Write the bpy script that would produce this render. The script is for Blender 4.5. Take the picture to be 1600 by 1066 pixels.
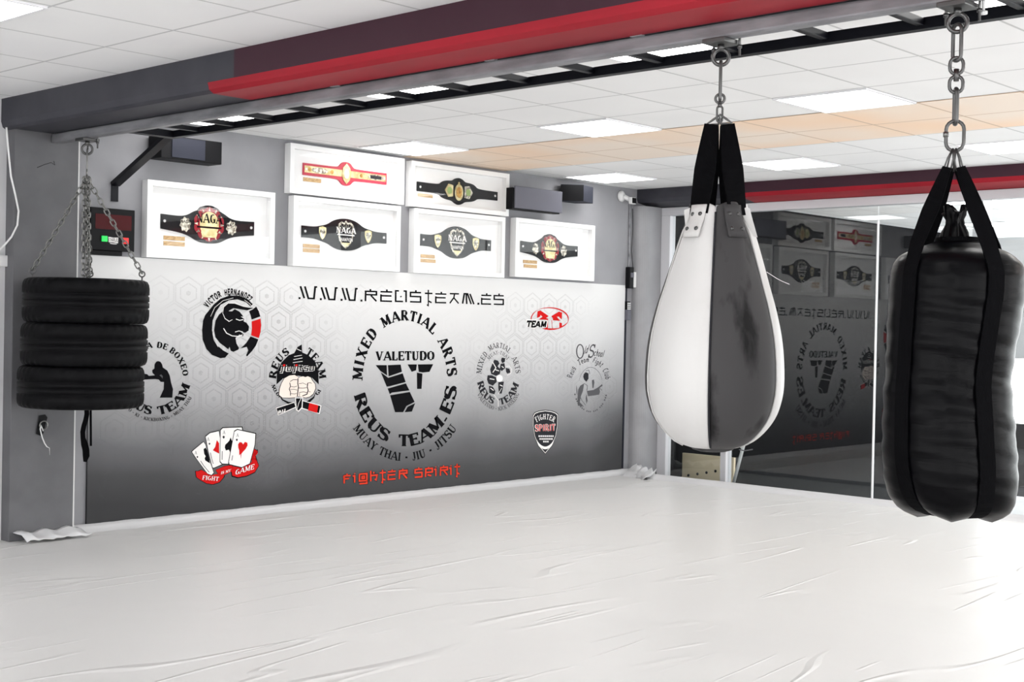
import bpy, bmesh, math, random
from mathutils import Vector, Matrix
from mathutils.geometry import tessellate_polygon
random.seed(7)
PI = math.pi
scene = bpy.context.scene
for o in list(bpy.data.objects): bpy.data.objects.remove(o)
COL = scene.collection

# ------------------------------------------------------------------ camera
YAW, PIT, ROL, FPX, HC = 0.75166, -0.011379, 0.019933, 2105.8, 1.4
_f = Vector((math.cos(YAW)*math.cos(PIT), math.sin(YAW)*math.cos(PIT), math.sin(PIT)))
_r = _f.cross(Vector((0, 0, 1))).normalized(); _u = _r.cross(_f)
RV = _r*math.cos(ROL)+_u*math.sin(ROL); UV = -_r*math.sin(ROL)+_u*math.cos(ROL)
CAM = Vector((0, 0, HC))
cam_data = bpy.data.cameras.new('camera'); cam = bpy.data.objects.new('camera', cam_data); COL.objects.link(cam)
cam_data.sensor_width = 36; cam_data.lens = FPX/1600*36; cam_data.clip_start = 0.05; cam_data.clip_end = 200
m3 = Matrix((RV, UV, -_f)).transposed()
cam.matrix_world = Matrix.Translation(CAM) @ m3.to_4x4()
scene.camera = cam

# ------------------------------------------------------------------ world, colour management
world = bpy.data.worlds.new('world'); scene.world = world; world.use_nodes = True
wn = world.node_tree.nodes; wn['Background'].inputs[0].default_value = (0.965, 0.965, 0.965, 1); wn['Background'].inputs[1].default_value = 4.6
scene.view_settings.view_transform = 'Standard'; scene.view_settings.look = 'None'
scene.view_settings.gamma = 1; scene.view_settings.use_curve_mapping = False
scene.view_settings.exposure = 0.07
LED_POWER = 7.0

# ------------------------------------------------------------------ measuring helpers (photo point -> place in the room)
def ray(px, py): return _f + RV*((px-800)/FPX) - UV*((py-533)/FPX)
def on_z(px, py, z): d = ray(px, py); return CAM+d*((z-HC)/d.z)
def on_x(px, py, x): d = ray(px, py); return CAM+d*(x/d.x)
def on_y(px, py, y): d = ray(px, py); return CAM+d*(y/d.y)
def height(c, py):
    """height above the floor of the spot on the vertical through c that the photo shows at row py"""
    lo, hi = -1.0, 4.0
    for _ in range(50):
        z = (lo+hi)/2; q = Vector((c[0], c[1], z))-CAM
        y = 533-FPX*q.dot(UV)/q.dot(_f)
        if y > py: lo = z
        else: hi = z
    return (lo+hi)/2
def depth(c): return (Vector(c)-CAM).dot(_f)

# ------------------------------------------------------------------ materials
def mat(name, col, rough=0.6, metal=0.0, spec=0.5, emit=None, estr=0.0, coat=0.0):
    m = bpy.data.materials.new(name); m.use_nodes = True
    b = m.node_tree.nodes['Principled BSDF']
    b.inputs['Base Color'].default_value = (*col, 1); b.inputs['Roughness'].default_value = rough
    b.inputs['Metallic'].default_value = metal; b.inputs['Specular IOR Level'].default_value = spec
    b.inputs['Coat Weight'].default_value = coat
    if emit: b.inputs['Emission Color'].default_value = (*emit, 1); b.inputs['Emission Strength'].default_value = estr
    return m
def N(m, t, **kw):
    n = m.node_tree.nodes.new(t)
    for k, v in kw.items():
        if k.startswith('i_'): n.inputs[k[2:].replace('_', ' ')].default_value = v
        else: setattr(n, k, v)
    return n
def LK(m, a, b): m.node_tree.links.new(a, b)
def BS(m): return m.node_tree.nodes['Principled BSDF']
def ramp(m, src, stops):
    r = N(m, 'ShaderNodeValToRGB'); e = r.color_ramp.elements
    while len(e) < len(stops): e.new(0.5)
    for el, (p, c) in zip(e, stops): el.position = p; el.color = (*c, 1) if len(c) == 3 else c
    LK(m, src, r.inputs[0]); return r
def speckle(m, c1, c2, scale=6, detail=4, p0=0.35, p1=0.65, stretch=(1, 1, 1), rough=None):
    tc = N(m, 'ShaderNodeTexCoord'); mp = N(m, 'ShaderNodeMapping'); mp.inputs['Scale'].default_value = stretch
    nz = N(m, 'ShaderNodeTexNoise'); nz.inputs['Scale'].default_value = scale; nz.inputs['Detail'].default_value = detail
    LK(m, tc.outputs['Object'], mp.inputs[0]); LK(m, mp.outputs[0], nz.inputs['Vector'])
    r = ramp(m, nz.outputs['Fac'], [(p0, c1), (p1, c2)]); LK(m, r.outputs[0], BS(m).inputs['Base Color'])
    return nz
def bump(m, src, strength=0.3, dist=0.01):
    b = N(m, 'ShaderNodeBump'); b.inputs['Strength'].default_value = strength; b.inputs['Distance'].default_value = dist
    LK(m, src, b.inputs['Height']); LK(m, b.outputs[0], BS(m).inputs['Normal']); return b
def g(v):   # sRGB grey 0..255 -> linear
    v /= 255.0; return v/12.92 if v <= 0.04045 else ((v+0.055)/1.055)**2.4
def rgb(r, gg, b): return (g(r), g(gg), g(b))

M = {}
M['wall'] = mat('grey_wall_paint', rgb(148, 148, 152), 0.7); nz = speckle(M['wall'], rgb(136, 136, 140), rgb(147, 147, 151), 2.5); bump(M['wall'], nz.outputs['Fac'], 0.08, 0.01)
M['lightwall'] = mat('light_wall_paint', rgb(205, 205, 207), 0.7); speckle(M['lightwall'], rgb(198, 198, 200), rgb(210, 210, 212), 2)
M['pillar'] = mat('dark_grey_paint', rgb(112, 112, 115), 0.6); nz = speckle(M['pillar'], rgb(88, 88, 91), rgb(97, 97, 100), 5, 8); bump(M['pillar'], nz.outputs['Fac'], 0.15, 0.01)
M['column'] = mat('mid_grey_paint', rgb(158, 158, 162), 0.5); speckle(M['column'], rgb(140, 140, 143), rgb(150, 150, 153), 4)
M['scuff'] = mat('worn_edge_paint', rgb(205, 205, 205), 0.7)
M['darkroom'] = mat('black_room_paint', rgb(14, 14, 16), 0.8, spec=0.02)
M['darkfloor'] = mat('dark_rubber_floor', rgb(26, 27, 30), 0.9, spec=0.03)
M['alu'] = mat('white_aluminium', rgb(200, 200, 204), 0.35, 0.1)
M['aluL'] = mat('bright_aluminium', rgb(235, 235, 238), 0.3)
M['beamdark'] = mat('beam_grey_paint', rgb(58, 58, 65), 0.5, spec=0.2); speckle(M['beamdark'], rgb(55, 55, 62), rgb(64, 64, 70), 4)
M['red'] = mat('red_paint', rgb(150, 25, 40), 0.5, spec=0.2); speckle(M['red'], rgb(140, 22, 36), rgb(158, 28, 42), 3, 6, stretch=(1, 0.3, 3))
M['maroon'] = mat('maroon_face', rgb(60, 34, 45), 0.5, spec=0.2)  # darker red for the upright faces of both beams
M['galv'] = mat('galvanised_steel', rgb(150, 150, 154), 0.45, 0.35); nz = speckle(M['galv'], rgb(104, 104, 108), rgb(150, 150, 154), 14, 8, 0.3, 0.7, (1, 0.25, 1)); bump(M['galv'], nz.outputs['Fac'], 0.1, 0.005)
M['blacksteel'] = mat('black_steel', rgb(12, 13, 20), 0.4, 0.1, spec=0.2)
M['chain'] = mat('zinc_chain', rgb(120, 120, 118), 0.3, 0.9)
M['darkchain'] = mat('dark_forged_steel', rgb(92, 92, 92), 0.35, 0.85)
M['strap'] = mat('black_webbing', rgb(10, 10, 12), 0.9, spec=0.04)
tc = N(M['strap'], 'ShaderNodeTexCoord'); wv = N(M['strap'], 'ShaderNodeTexWave'); wv.inputs['Scale'].default_value = 90; LK(M['strap'], tc.outputs['Object'], wv.inputs['Vector']); bump(M['strap'], wv.outputs['Fac'], 0.25, 0.002)
M['white'] = mat('white_lacquer', rgb(240, 240, 240), 0.4)
M['board'] = mat('white_card', rgb(243, 243, 243), 0.8)
M['leather'] = mat('black_leather', rgb(14, 15, 19), 0.55, spec=0.15)
M['redleather'] = mat('red_leather', rgb(190, 30, 62), 0.5)
M['gold'] = mat('gold_plate', rgb(214, 190, 120), 0.3, 0.75); speckle(M['gold'], rgb(186, 168, 116), rgb(226, 216, 170), 30, 6)
M['silver'] = mat('silver_plate', rgb(200, 195, 180), 0.3, 0.7); speckle(M['silver'], rgb(120, 112, 100), rgb(225, 220, 205), 45, 6, 0.4, 0.6)
M['bronze'] = mat('bronze_plate', rgb(190, 140, 70), 0.3, 0.7); speckle(M['bronze'], rgb(150, 105, 50), rgb(215, 170, 90), 40, 5)
M['brass'] = mat('brass_plaque', rgb(196, 160, 108), 0.5, 0.2); speckle(M['brass'], rgb(170, 132, 84), rgb(212, 180, 130), 60, 4, 0.4, 0.6, (1, 1, 4))
M['green_enamel'] = mat('green_enamel', rgb(150, 175, 100), 0.4)
M['black'] = mat('black_plastic', rgb(12, 12, 15), 0.5, spec=0.15)
M['slate'] = mat('slate_plastic', rgb(42, 44, 54), 0.6, spec=0.15)
M['greybox'] = mat('grey_plastic', rgb(98, 98, 108), 0.5, spec=0.2)
M['screen'] = mat('red_acrylic_screen', rgb(66, 6, 12), 0.3, spec=0.15)
M['green'] = mat('lit_green_button', rgb(20, 190, 80), 0.4, emit=rgb(20, 200, 80), estr=0.5)
M['redbtn'] = mat('lit_red_button', rgb(215, 30, 30), 0.4, emit=rgb(215, 25, 25), estr=0.4)
M['plastic'] = mat('white_plastic', rgb(225, 225, 225), 0.4)
M['pegwood'] = mat('pale_plywood', rgb(232, 214, 182), 0.6)
M['ink'] = mat('black_print', rgb(16, 16, 19), 0.8, spec=0.06)
M['ink2'] = mat('charcoal_print', rgb(46, 46, 50), 0.8, spec=0.06)
M['inkg'] = mat('grey_print', rgb(88, 88, 91), 0.8, spec=0.06)
M['inkw'] = mat('white_print', rgb(236, 234, 232), 0.7)
M['inkr'] = mat('red_print', rgb(200, 24, 24), 0.8, spec=0.1)
M['inko'] = mat('orange_red_print', rgb(208, 62, 40), 0.8, spec=0.1)
M['inkf'] = mat('cream_print', rgb(236, 222, 212), 0.7)
M['blue'] = mat('blue_sign', rgb(40, 90, 160), 0.6)
M['vinylw'] = mat('white_panel_vinyl', rgb(226, 225, 224), 0.42); nz = speckle(M['vinylw'], rgb(190, 188, 186), rgb(200, 199, 198), 3, 5, 0.25, 0.5)
nb = N(M['vinylw'], 'ShaderNodeTexNoise'); nb.inputs['Scale'].default_value = 14; bump(M['vinylw'], nb.outputs['Fac'], 0.12, 0.01)
M['vinyld'] = mat('worn_grey_panel_vinyl', rgb(64, 63, 64), 0.6, spec=0.15)
speckle(M['vinyld'], rgb(26, 25, 26), rgb(64, 63, 64), 7, 8, 0.34, 0.44, (1, 1, 0.35))
M['rivet'] = mat('dark_rivet', rgb(80, 80, 80), 0.3, 0.8)

# floor: white vinyl sheet with creases
m = M['floor'] = mat('white_vinyl_sheet', rgb(217, 216, 215), 0.34, spec=0.35)
tc = N(m, 'ShaderNodeTexCoord')
def crease(rot, scale, dist, lo, hi):
    mp = N(m, 'ShaderNodeMapping'); mp.inputs['Rotation'].default_value = (0, 0, rot); mp.inputs['Scale'].default_value = scale
    n = N(m, 'ShaderNodeTexNoise'); n.inputs['Scale'].default_value = 1.0; n.inputs['Detail'].default_value = 1.0; n.inputs['Distortion'].default_value = dist
    LK(m, tc.outputs['Object'], mp.inputs[0]); LK(m, mp.outputs[0], n.inputs['Vector'])
    a = N(m, 'ShaderNodeMath', operation='SUBTRACT'); LK(m, n.outputs['Fac'], a.inputs[0]); a.inputs[1].default_value = 0.5
    b = N(m, 'ShaderNodeMath', operation='ABSOLUTE'); LK(m, a.outputs[0], b.inputs[0])
    r = N(m, 'ShaderNodeMapRange'); r.inputs['From Min'].default_value = 0; r.inputs['From Max'].default_value = lo; r.inputs['To Min'].default_value = 1; r.inputs['To Max'].default_value = 0
    LK(m, b.outputs[0], r.inputs[0])
    # break the lines up so they come and go
    n2 = N(m, 'ShaderNodeTexNoise'); n2.inputs['Scale'].default_value = 0.9+rot*0.2; LK(m, tc.outputs['Object'], n2.inputs['Vector'])
    r2 = N(m, 'ShaderNodeMapRange'); r2.inputs['From Min'].default_value = hi; r2.inputs['From Max'].default_value = hi+0.12; LK(m, n2.outputs['Fac'], r2.inputs[0])
    q = N(m, 'ShaderNodeMath', operation='MULTIPLY'); LK(m, r.outputs[0], q.inputs[0]); LK(m, r2.outputs[0], q.inputs[1]); return q
c1 = crease(0.35, (0.35, 2.4, 1), 0.4, 0.016, 0.50); c2 = crease(-0.9, (0.3, 1.9, 1), 0.5, 0.014, 0.52); c3 = crease(1.25, (0.25, 2.1, 1), 0.3, 0.012, 0.54)
s1 = N(m, 'ShaderNodeMath', operation='ADD'); LK(m, c1.outputs[0], s1.inputs[0]); LK(m, c2.outputs[0], s1.inputs[1])
s2 = N(m, 'ShaderNodeMath', operation='ADD'); LK(m, s1.outputs[0], s2.inputs[0]); LK(m, c3.outputs[0], s2.inputs[1])
ln = N(m, 'ShaderNodeTexNoise'); ln.inputs['Scale'].default_value = 1.4; LK(m, tc.outputs['Object'], ln.inputs['Vector'])
s3 = N(m, 'ShaderNodeMath', operation='MULTIPLY_ADD'); LK(m, ln.outputs['Fac'], s3.inputs[0]); s3.inputs[1].default_value = 2.2; LK(m, s2.outputs[0], s3.inputs[2])
bump(m, s3.outputs[0], 0.5, 0.014)

# ceiling: square tiles with a thin grid
TILE = 0.605
def ceiling_mat(name, x0, y0, base1, base2, scale=1.2):
    m = mat(name, base1, 0.75, spec=0.2)
    tc = N(m, 'ShaderNodeTexCoord'); sp = N(m, 'ShaderNodeSeparateXYZ'); LK(m, tc.outputs['Object'], sp.inputs[0])
    outs = []
    for ax, o0 in (('X', x0), ('Y', y0)):
        a = N(m, 'ShaderNodeMath', operation='ADD'); a.inputs[1].default_value = -o0+100*TILE+TILE/2; LK(m, sp.outputs[ax], a.inputs[0])
        b = N(m, 'ShaderNodeMath', operation='MODULO'); b.inputs[1].default_value = TILE; LK(m, a.outputs[0], b.inputs[0])
        c = N(m, 'ShaderNodeMath', operation='SUBTRACT'); c.inputs[1].default_value = TILE/2; LK(m, b.outputs[0], c.inputs[0])
        d = N(m, 'ShaderNodeMath', operation='ABSOLUTE'); LK(m, c.outputs[0], d.inputs[0]); outs.append(d)
    mn = N(m, 'ShaderNodeMath', operation='MINIMUM'); LK(m, outs[0].outputs[0], mn.inputs[0]); LK(m, outs[1].outputs[0], mn.inputs[1])
    r = N(m, 'ShaderNodeMapRange'); r.inputs['From Min'].default_value = 0.005; r.inputs['From Max'].default_value = 0.009; LK(m, mn.outputs[0], r.inputs[0])
    nz = N(m, 'ShaderNodeTexNoise'); nz.inputs['Scale'].default_value = scale; LK(m, tc.outputs['Object'], nz.inputs['Vector'])
    cr = ramp(m, nz.outputs['Fac'], [(0.38, base1), (0.62, base2)])
    mx = N(m, 'ShaderNodeMix', data_type='RGBA'); mx.inputs['A'].default_value = (*[c*0.66 for c in base1], 1)
    LK(m, r.outputs[0], mx.inputs['Factor']); LK(m, cr.outputs[0], mx.inputs['B']); LK(m, mx.outputs['Result'], BS(m).inputs['Base Color'])
    bump(m, r.outputs[0], 0.3, 0.004)
    return m
M['ceil'] = ceiling_mat('mineral_fibre_tiles', 6.08, 3.64, rgb(236, 236, 236), rgb(240, 240, 240))
M['ceilL'] = ceiling_mat('mineral_fibre_tiles_left', 2.885, 3.64, rgb(234, 234, 235), rgb(238, 238, 238))
M['ceiltan'] = ceiling_mat('tan_ceiling_tiles', 6.08, 3.64, rgb(244, 214, 186), rgb(240, 226, 212), 0.8)

# thin architectural glass: clear with a mirror-like sheen that grows towards grazing
def glass_mat(name, base, k=0.9, tint=(1, 1, 1)):
    m = bpy.data.materials.new(name); m.use_nodes = True; nt = m.node_tree; nt.nodes.clear()
    out = nt.nodes.new('ShaderNodeOutputMaterial'); mix = nt.nodes.new('ShaderNodeMixShader'); tr = nt.nodes.new('ShaderNodeBsdfTransparent'); gl = nt.nodes.new('ShaderNodeBsdfGlossy')
    gl.inputs['Roughness'].default_value = 0.0; tr.inputs[0].default_value = (*tint, 1)
    lw = nt.nodes.new('ShaderNodeLayerWeight'); lw.inputs[0].default_value = 0.5
    p = nt.nodes.new('ShaderNodeMath'); p.operation = 'POWER'; p.inputs[1].default_value = 5
    q = nt.nodes.new('ShaderNodeMath'); q.operation = 'MULTIPLY_ADD'; q.inputs[1].default_value = k; q.inputs[2].default_value = base
    nt.links.new(lw.outputs['Facing'], p.inputs[0]); nt.links.new(p.outputs[0], q.inputs[0]); nt.links.new(q.outputs[0], mix.inputs[0])
    nt.links.new(tr.outputs[0], mix.inputs[1]); nt.links.new(gl.outputs[0], mix.inputs[2]); nt.links.new(mix.outputs[0], out.inputs[0])
    return m
M['glass'] = glass_mat('partition_glass', 0.055, tint=(0.93, 0.95, 0.95))
M['pane'] = glass_mat('picture_glass', 0.025, 0.6)
M['led'] = mat('led_diffuser', (0.9, 0.9, 0.9), 0.5, emit=(1.0, 0.99, 0.97), estr=LED_POWER)

# mural print: pale at the top, charcoal at the foot
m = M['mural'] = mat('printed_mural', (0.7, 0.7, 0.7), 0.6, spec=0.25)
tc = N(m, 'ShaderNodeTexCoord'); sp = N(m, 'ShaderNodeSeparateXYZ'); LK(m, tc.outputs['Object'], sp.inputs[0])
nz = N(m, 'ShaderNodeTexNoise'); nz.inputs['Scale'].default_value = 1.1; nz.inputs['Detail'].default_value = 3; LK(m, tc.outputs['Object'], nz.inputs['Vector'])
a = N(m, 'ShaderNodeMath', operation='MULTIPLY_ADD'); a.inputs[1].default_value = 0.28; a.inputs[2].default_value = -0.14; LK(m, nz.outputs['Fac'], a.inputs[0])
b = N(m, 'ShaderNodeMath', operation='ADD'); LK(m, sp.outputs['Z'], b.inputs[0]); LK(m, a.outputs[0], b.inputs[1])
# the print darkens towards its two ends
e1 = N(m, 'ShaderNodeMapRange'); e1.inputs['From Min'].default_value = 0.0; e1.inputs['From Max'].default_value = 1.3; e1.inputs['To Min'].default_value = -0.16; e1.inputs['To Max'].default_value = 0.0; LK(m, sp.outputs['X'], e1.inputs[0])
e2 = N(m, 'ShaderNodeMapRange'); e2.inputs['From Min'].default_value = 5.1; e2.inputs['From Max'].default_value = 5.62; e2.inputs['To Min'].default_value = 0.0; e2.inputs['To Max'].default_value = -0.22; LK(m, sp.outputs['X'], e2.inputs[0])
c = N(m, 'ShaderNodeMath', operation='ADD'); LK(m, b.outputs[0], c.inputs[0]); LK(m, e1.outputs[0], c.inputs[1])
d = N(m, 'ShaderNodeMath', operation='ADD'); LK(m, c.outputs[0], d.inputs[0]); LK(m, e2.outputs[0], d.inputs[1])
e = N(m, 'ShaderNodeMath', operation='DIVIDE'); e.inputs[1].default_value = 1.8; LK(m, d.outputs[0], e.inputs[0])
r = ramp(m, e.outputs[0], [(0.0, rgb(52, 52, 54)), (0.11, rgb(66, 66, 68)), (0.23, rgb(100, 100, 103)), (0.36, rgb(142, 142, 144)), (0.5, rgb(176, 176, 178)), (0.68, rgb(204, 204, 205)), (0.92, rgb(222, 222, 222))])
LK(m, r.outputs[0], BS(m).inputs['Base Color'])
# faint hexagon print
m = bpy.data.materials.new('faint_hexagon_ink'); m.use_nodes = True; M['hex'] = m; nt = m.node_tree; nt.nodes.clear()
out = nt.nodes.new('ShaderNodeOutputMaterial'); mx = nt.nodes.new('ShaderNodeMixShader'); tr = nt.nodes.new('ShaderNodeBsdfTransparent'); df = nt.nodes.new('ShaderNodeBsdfDiffuse'); df.inputs[0].default_value = (0.12, 0.12, 0.125, 1)
tc = nt.nodes.new('ShaderNodeTexCoord'); nz = nt.nodes.new('ShaderNodeTexNoise'); nz.inputs['Scale'].default_value = 0.9; nt.links.new(tc.outputs['Object'], nz.inputs['Vector'])
mr = nt.nodes.new('ShaderNodeMapRange'); mr.inputs['From Min'].default_value = 0.40; mr.inputs['From Max'].default_value = 0.62; mr.inputs['To Min'].default_value = 0.0; mr.inputs['To Max'].default_value = 0.13
nt.links.new(nz.outputs['Fac'], mr.inputs[0]); nt.links.new(mr.outputs[0], mx.inputs[0]); nt.links.new(tr.outputs[0], mx.inputs[1]); nt.links.new(df.outputs[0], mx.inputs[2]); nt.links.new(mx.outputs[0], out.inputs[0])

# rubber of the tyres
m = M['rubber'] = mat('tyre_rubber', rgb(10, 10, 12), 0.5, spec=0.08)
nz = speckle(m, rgb(7, 7, 9), rgb(15, 15, 17), 12, 6); bump(m, nz.outputs['Fac'], 0.2, 0.003)
# heavy bag leather
m = M['bagleather'] = mat('black_bag_vinyl', rgb(5, 5, 7), 0.3, spec=0.075)
tc = N(m, 'ShaderNodeTexCoord'); mp = N(m, 'ShaderNodeMapping'); mp.inputs['Scale'].default_value = (3, 3, 14)
nz = N(m, 'ShaderNodeTexNoise'); nz.inputs['Scale'].default_value = 1.6; nz.inputs['Detail'].default_value = 5; nz.inputs['Distortion'].default_value = 0.6
LK(m, tc.outputs['Object'], mp.inputs[0]); LK(m, mp.outputs[0], nz.inputs['Vector']); bump(m, nz.outputs['Fac'], 0.25, 0.012)
# folded vinyl along the walls
M['lip'] = mat('vinyl_lip', rgb(208, 208, 210), 0.35)

# ------------------------------------------------------------------ mesh helpers
def wloc(p):
    v = Vector((0, 0, 0))
    while p is not None: v += Vector(p.location); p = p.parent
    return v
class MB:
    def __init__(s): s.v = []; s.f = []; s.mi = []; s.mats = []; s.sm = []
    def mat(s, m):
        m = M[m] if isinstance(m, str) else m
        if m not in s.mats: s.mats.append(m)
        return s.mats.index(m)
    def add(s, vs, fs, m, smooth=False):
        o = len(s.v); i = s.mat(m); s.v += [tuple(v) for v in vs]
        for f in fs: s.f.append(tuple(o+k for k in f)); s.mi.append(i); s.sm.append(smooth)
        return s
    def box(s, a, b, m):
        x0, y0, z0 = a; x1, y1, z1 = b
        return s.add([(x0, y0, z0), (x1, y0, z0), (x1, y1, z0), (x0, y1, z0), (x0, y0, z1), (x1, y0, z1), (x1, y1, z1), (x0, y1, z1)],
                     [(0, 3, 2, 1), (4, 5, 6, 7), (0, 1, 5, 4), (1, 2, 6, 5), (2, 3, 7, 6), (3, 0, 4, 7)], m)
    def tube(s, pts, r, m, n=10, closed=False, caps=True):
        pts = [Vector(p) for p in pts]; k = len(pts); vs = []; prev = None
        for i, p in enumerate(pts):
            if closed: t = pts[(i+1) % k]-pts[i-1]
            else: t = pts[min(i+1, k-1)]-pts[max(i-1, 0)]
            t.normalize()
            if prev is None:
                a = Vector((0, 0, 1)) if abs(t.z) < 0.9 else Vector((1, 0, 0)); u = t.cross(a).normalized()
            else:
                u = prev-t*prev.dot(t); u.normalize()
            prev = u; w = t.cross(u); rr = r[i] if isinstance(r, (list, tuple)) else r
            vs += [p+(u*math.cos(q)+w*math.sin(q))*rr for q in [2*PI*j/n for j in range(n)]]
        fs = []
        for i in range(k if closed else k-1):
            a = i*n; b = ((i+1) % k)*n
            for j in range(n): fs.append((a+j, a+(j+1) % n, b+(j+1) % n, b+j))
        if caps and not closed: fs.append(tuple(range(n-1, -1, -1))); fs.append(tuple((k-1)*n+j for j in range(n)))
        return s.add(vs, fs, m, True)
    def ribbon(s, pts, sides, w, t, m):
        """flat strap: pts along it, sides = direction of its width at each point, w width (or list), t thickness"""
        pts = [Vector(p) for p in pts]; k = len(pts); vs = []
        for i, p in enumerate(pts):
            tg = (pts[min(i+1, k-1)]-pts[max(i-1, 0)]).normalized(); sd = Vector(sides[i] if isinstance(sides, list) else sides); sd = (sd-tg*sd.dot(tg)).normalized(); nn = tg.cross(sd)
            ww = (w[i] if isinstance(w, list) else w)/2
            vs += [p-sd*ww-nn*t/2, p+sd*ww-nn*t/2, p+sd*ww+nn*t/2, p-sd*ww+nn*t/2]
        fs = [(0, 1, 2, 3), tuple((k-1)*4+j for j in (3, 2, 1, 0))]
        for i in range(k-1):
            for j in range(4): fs.append((i*4+j, i*4+(j+1) % 4, i*4+4+(j+1) % 4, i*4+4+j))
        return s.add(vs, fs, m, False)
    def lathe(s, prof, c, m, n=32, closed=False, smooth=True):
        vs = []; k = len(prof)
        for a in range(n):
            q = 2*PI*a/n
            vs += [(c[0]+r*math.cos(q), c[1]+r*math.sin(q), c[2]+z) for r, z in prof]
        fs = []
        for a in range(n):
            b = (a+1) % n
            for i in range(k if closed else k-1):
                j = (i+1) % k; fs.append((a*k+i, b*k+i, b*k+j, a*k+j))
        return s.add(vs, fs, m, smooth)
    def prism(s, poly, fn, d0, d1, m, smooth=False):
        """poly in 2D, fn(u, v, d) -> point; a solid between depths d0 and d1"""
        n = len(poly); tri = tessellate_polygon([[Vector((p[0], p[1], 0)) for p in poly]])
        vs = [fn(p[0], p[1], d0) for p in poly]+[fn(p[0], p[1], d1) for p in poly]
        fs = [tuple(t) for t in tri]+[tuple(n+k for k in reversed(t)) for t in tri]
        fs += [(i, (i+1) % n, n+(i+1) % n, n+i) for i in range(n)]
        return s.add(vs, fs, m, smooth)
    def flat(s, poly, fn, d, m):
        tri = tessellate_polygon([[Vector((p[0], p[1], 0)) for p in poly]])
        return s.add([fn(p[0], p[1], d) for p in poly], [tuple(t) for t in tri], m)
    def build(s, name, parent=None, origin=None, bevel=0, seg=2):
        me = bpy.data.meshes.new(name); og = Vector(origin) if origin is not None else Vector((0, 0, 0))
        me.from_pydata([tuple(Vector(v)-og) for v in s.v], [], s.f)
        for mm in s.mats: me.materials.append(mm)
        for p, i, q in zip(me.polygons, s.mi, s.sm): p.material_index = i; p.use_smooth = q
        bm = bmesh.new(); bm.from_mesh(me); bmesh.ops.recalc_face_normals(bm, faces=bm.faces); bm.to_mesh(me); bm.free()
        me.update(); o = bpy.data.objects.new(name, me); COL.objects.link(o)
        if parent is not None:
            o.parent = parent; o.location = og-wloc(parent)
        else: o.location = og
        if bevel:
            b = o.modifiers.new('bevel', 'BEVEL'); b.width = bevel; b.segments = seg; b.limit_method = 'ANGLE'; b.angle_limit = math.radians(40)
        return o
def box(a, b, m): return MB().box(a, b, m)
def tag(o, label=None, cat=None, group=None, kind=None):
    if label: o['label'] = label
    if cat: o['category'] = cat
    if group: o['group'] = group
    if kind: o['kind'] = kind
    return o
def empty(name, loc, label, cat, group=None):
    o = bpy.data.objects.new(name, None); o.empty_display_size = 0.1; o.location = loc; COL.objects.link(o)
    return tag(o, label, cat, group)
def struct(o): o['kind'] = 'structure'; return o

# ------------------------------------------------------------------ the room
YW, XG, ZC = 8.05, 10.62, 2.74        # mural wall, glass wall, ceiling
fl = struct(MB().box((-4, -4, -0.12), (10.05, 8.9, 0), 'floor').box((10.05, 7.93, -0.12), (XG-0.05, 8.9, 0), 'floor').build('floor')); fl['label'] = 'white creased vinyl sheet covering the gym floor'
# right of the near beam
struct(MB().box((4.2, -4, ZC), (12.4, 8.4, ZC+0.1), 'ceil').build('ceiling'))
struct(MB().box((-4, -4, ZC), (4.2, 8.9, ZC+0.1), 'ceilL').build('ceiling'))
struct(MB().box((12.4, 5.5, ZC), (18, 8.4, ZC+0.1), 'ceil').build('ceiling'))
o = struct(MB().box((7.29, -4, ZC-0.004), (8.47, YW, ZC-0.001), 'ceiltan').build('trim_5')); o['label'] = 'tan tinted strip of ceiling tiles'
struct(box((3.97, YW, 0), (XG+0.35, YW+0.25, ZC), 'wall').build('wall_left'))
struct(box((-4, 8.03, 0), (3.965, 8.5, ZC), 'lightwall').build('wall_left_far'))
mb = MB(); mb.box((-4.2, -4, 0), (-4, 8.5, 0.3), 'lightwall'); mb.box((-4.2, -4, 2.5), (-4, 8.5, ZC), 'lightwall')
for y in (-4, 0.2, 4.4, 8.0): mb.box((-4.2, y, 0.3), (-4, y+0.5, 2.5), 'lightwall')
struct(mb.build('wall_rear'))  # unseen wall, its openings added to brighten the room with daylight
# unseen wall behind the camera, wide openings added to let daylight in
mb = MB(); mb.box((-4, -4.2, 0), (12.4, -4, 0.25), 'lightwall'); mb.box((-4, -4.2, 2.5), (12.2, -4, ZC), 'lightwall')
for x in (-4, 0.9, 5.8, 10.9): mb.box((x, -4.2, 0.25), (x+0.4 if x < 10 else 12.4, -4, 2.5), 'lightwall')
struct(mb.build('wall_front'))
# square pillar on the left with its worn bright edge
p = struct(MB().box((3.965, 7.93, 0), (4.40, YW+0.2, 2.56), 'pillar').box((3.965, 8.02, 2.5), (4.40, YW+0.2, ZC), 'pillar').build('trim_1', bevel=0.006)); p['label'] = 'square dark grey pillar at the left'
MB().box((4.393, 7.9285, 0.02), (4.402, 7.94, 2.53), 'scuff').build('worn_edge', p)
mb = MB(); a = [on_y(x, y, 7.929) for x, y in ((58, 262), (70, 257), (80, 254), (86, 258), (84, 252))]
mb.tube(a, 0.0016, 'ink', 5); mb.build('pencil_scratch', p)

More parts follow.
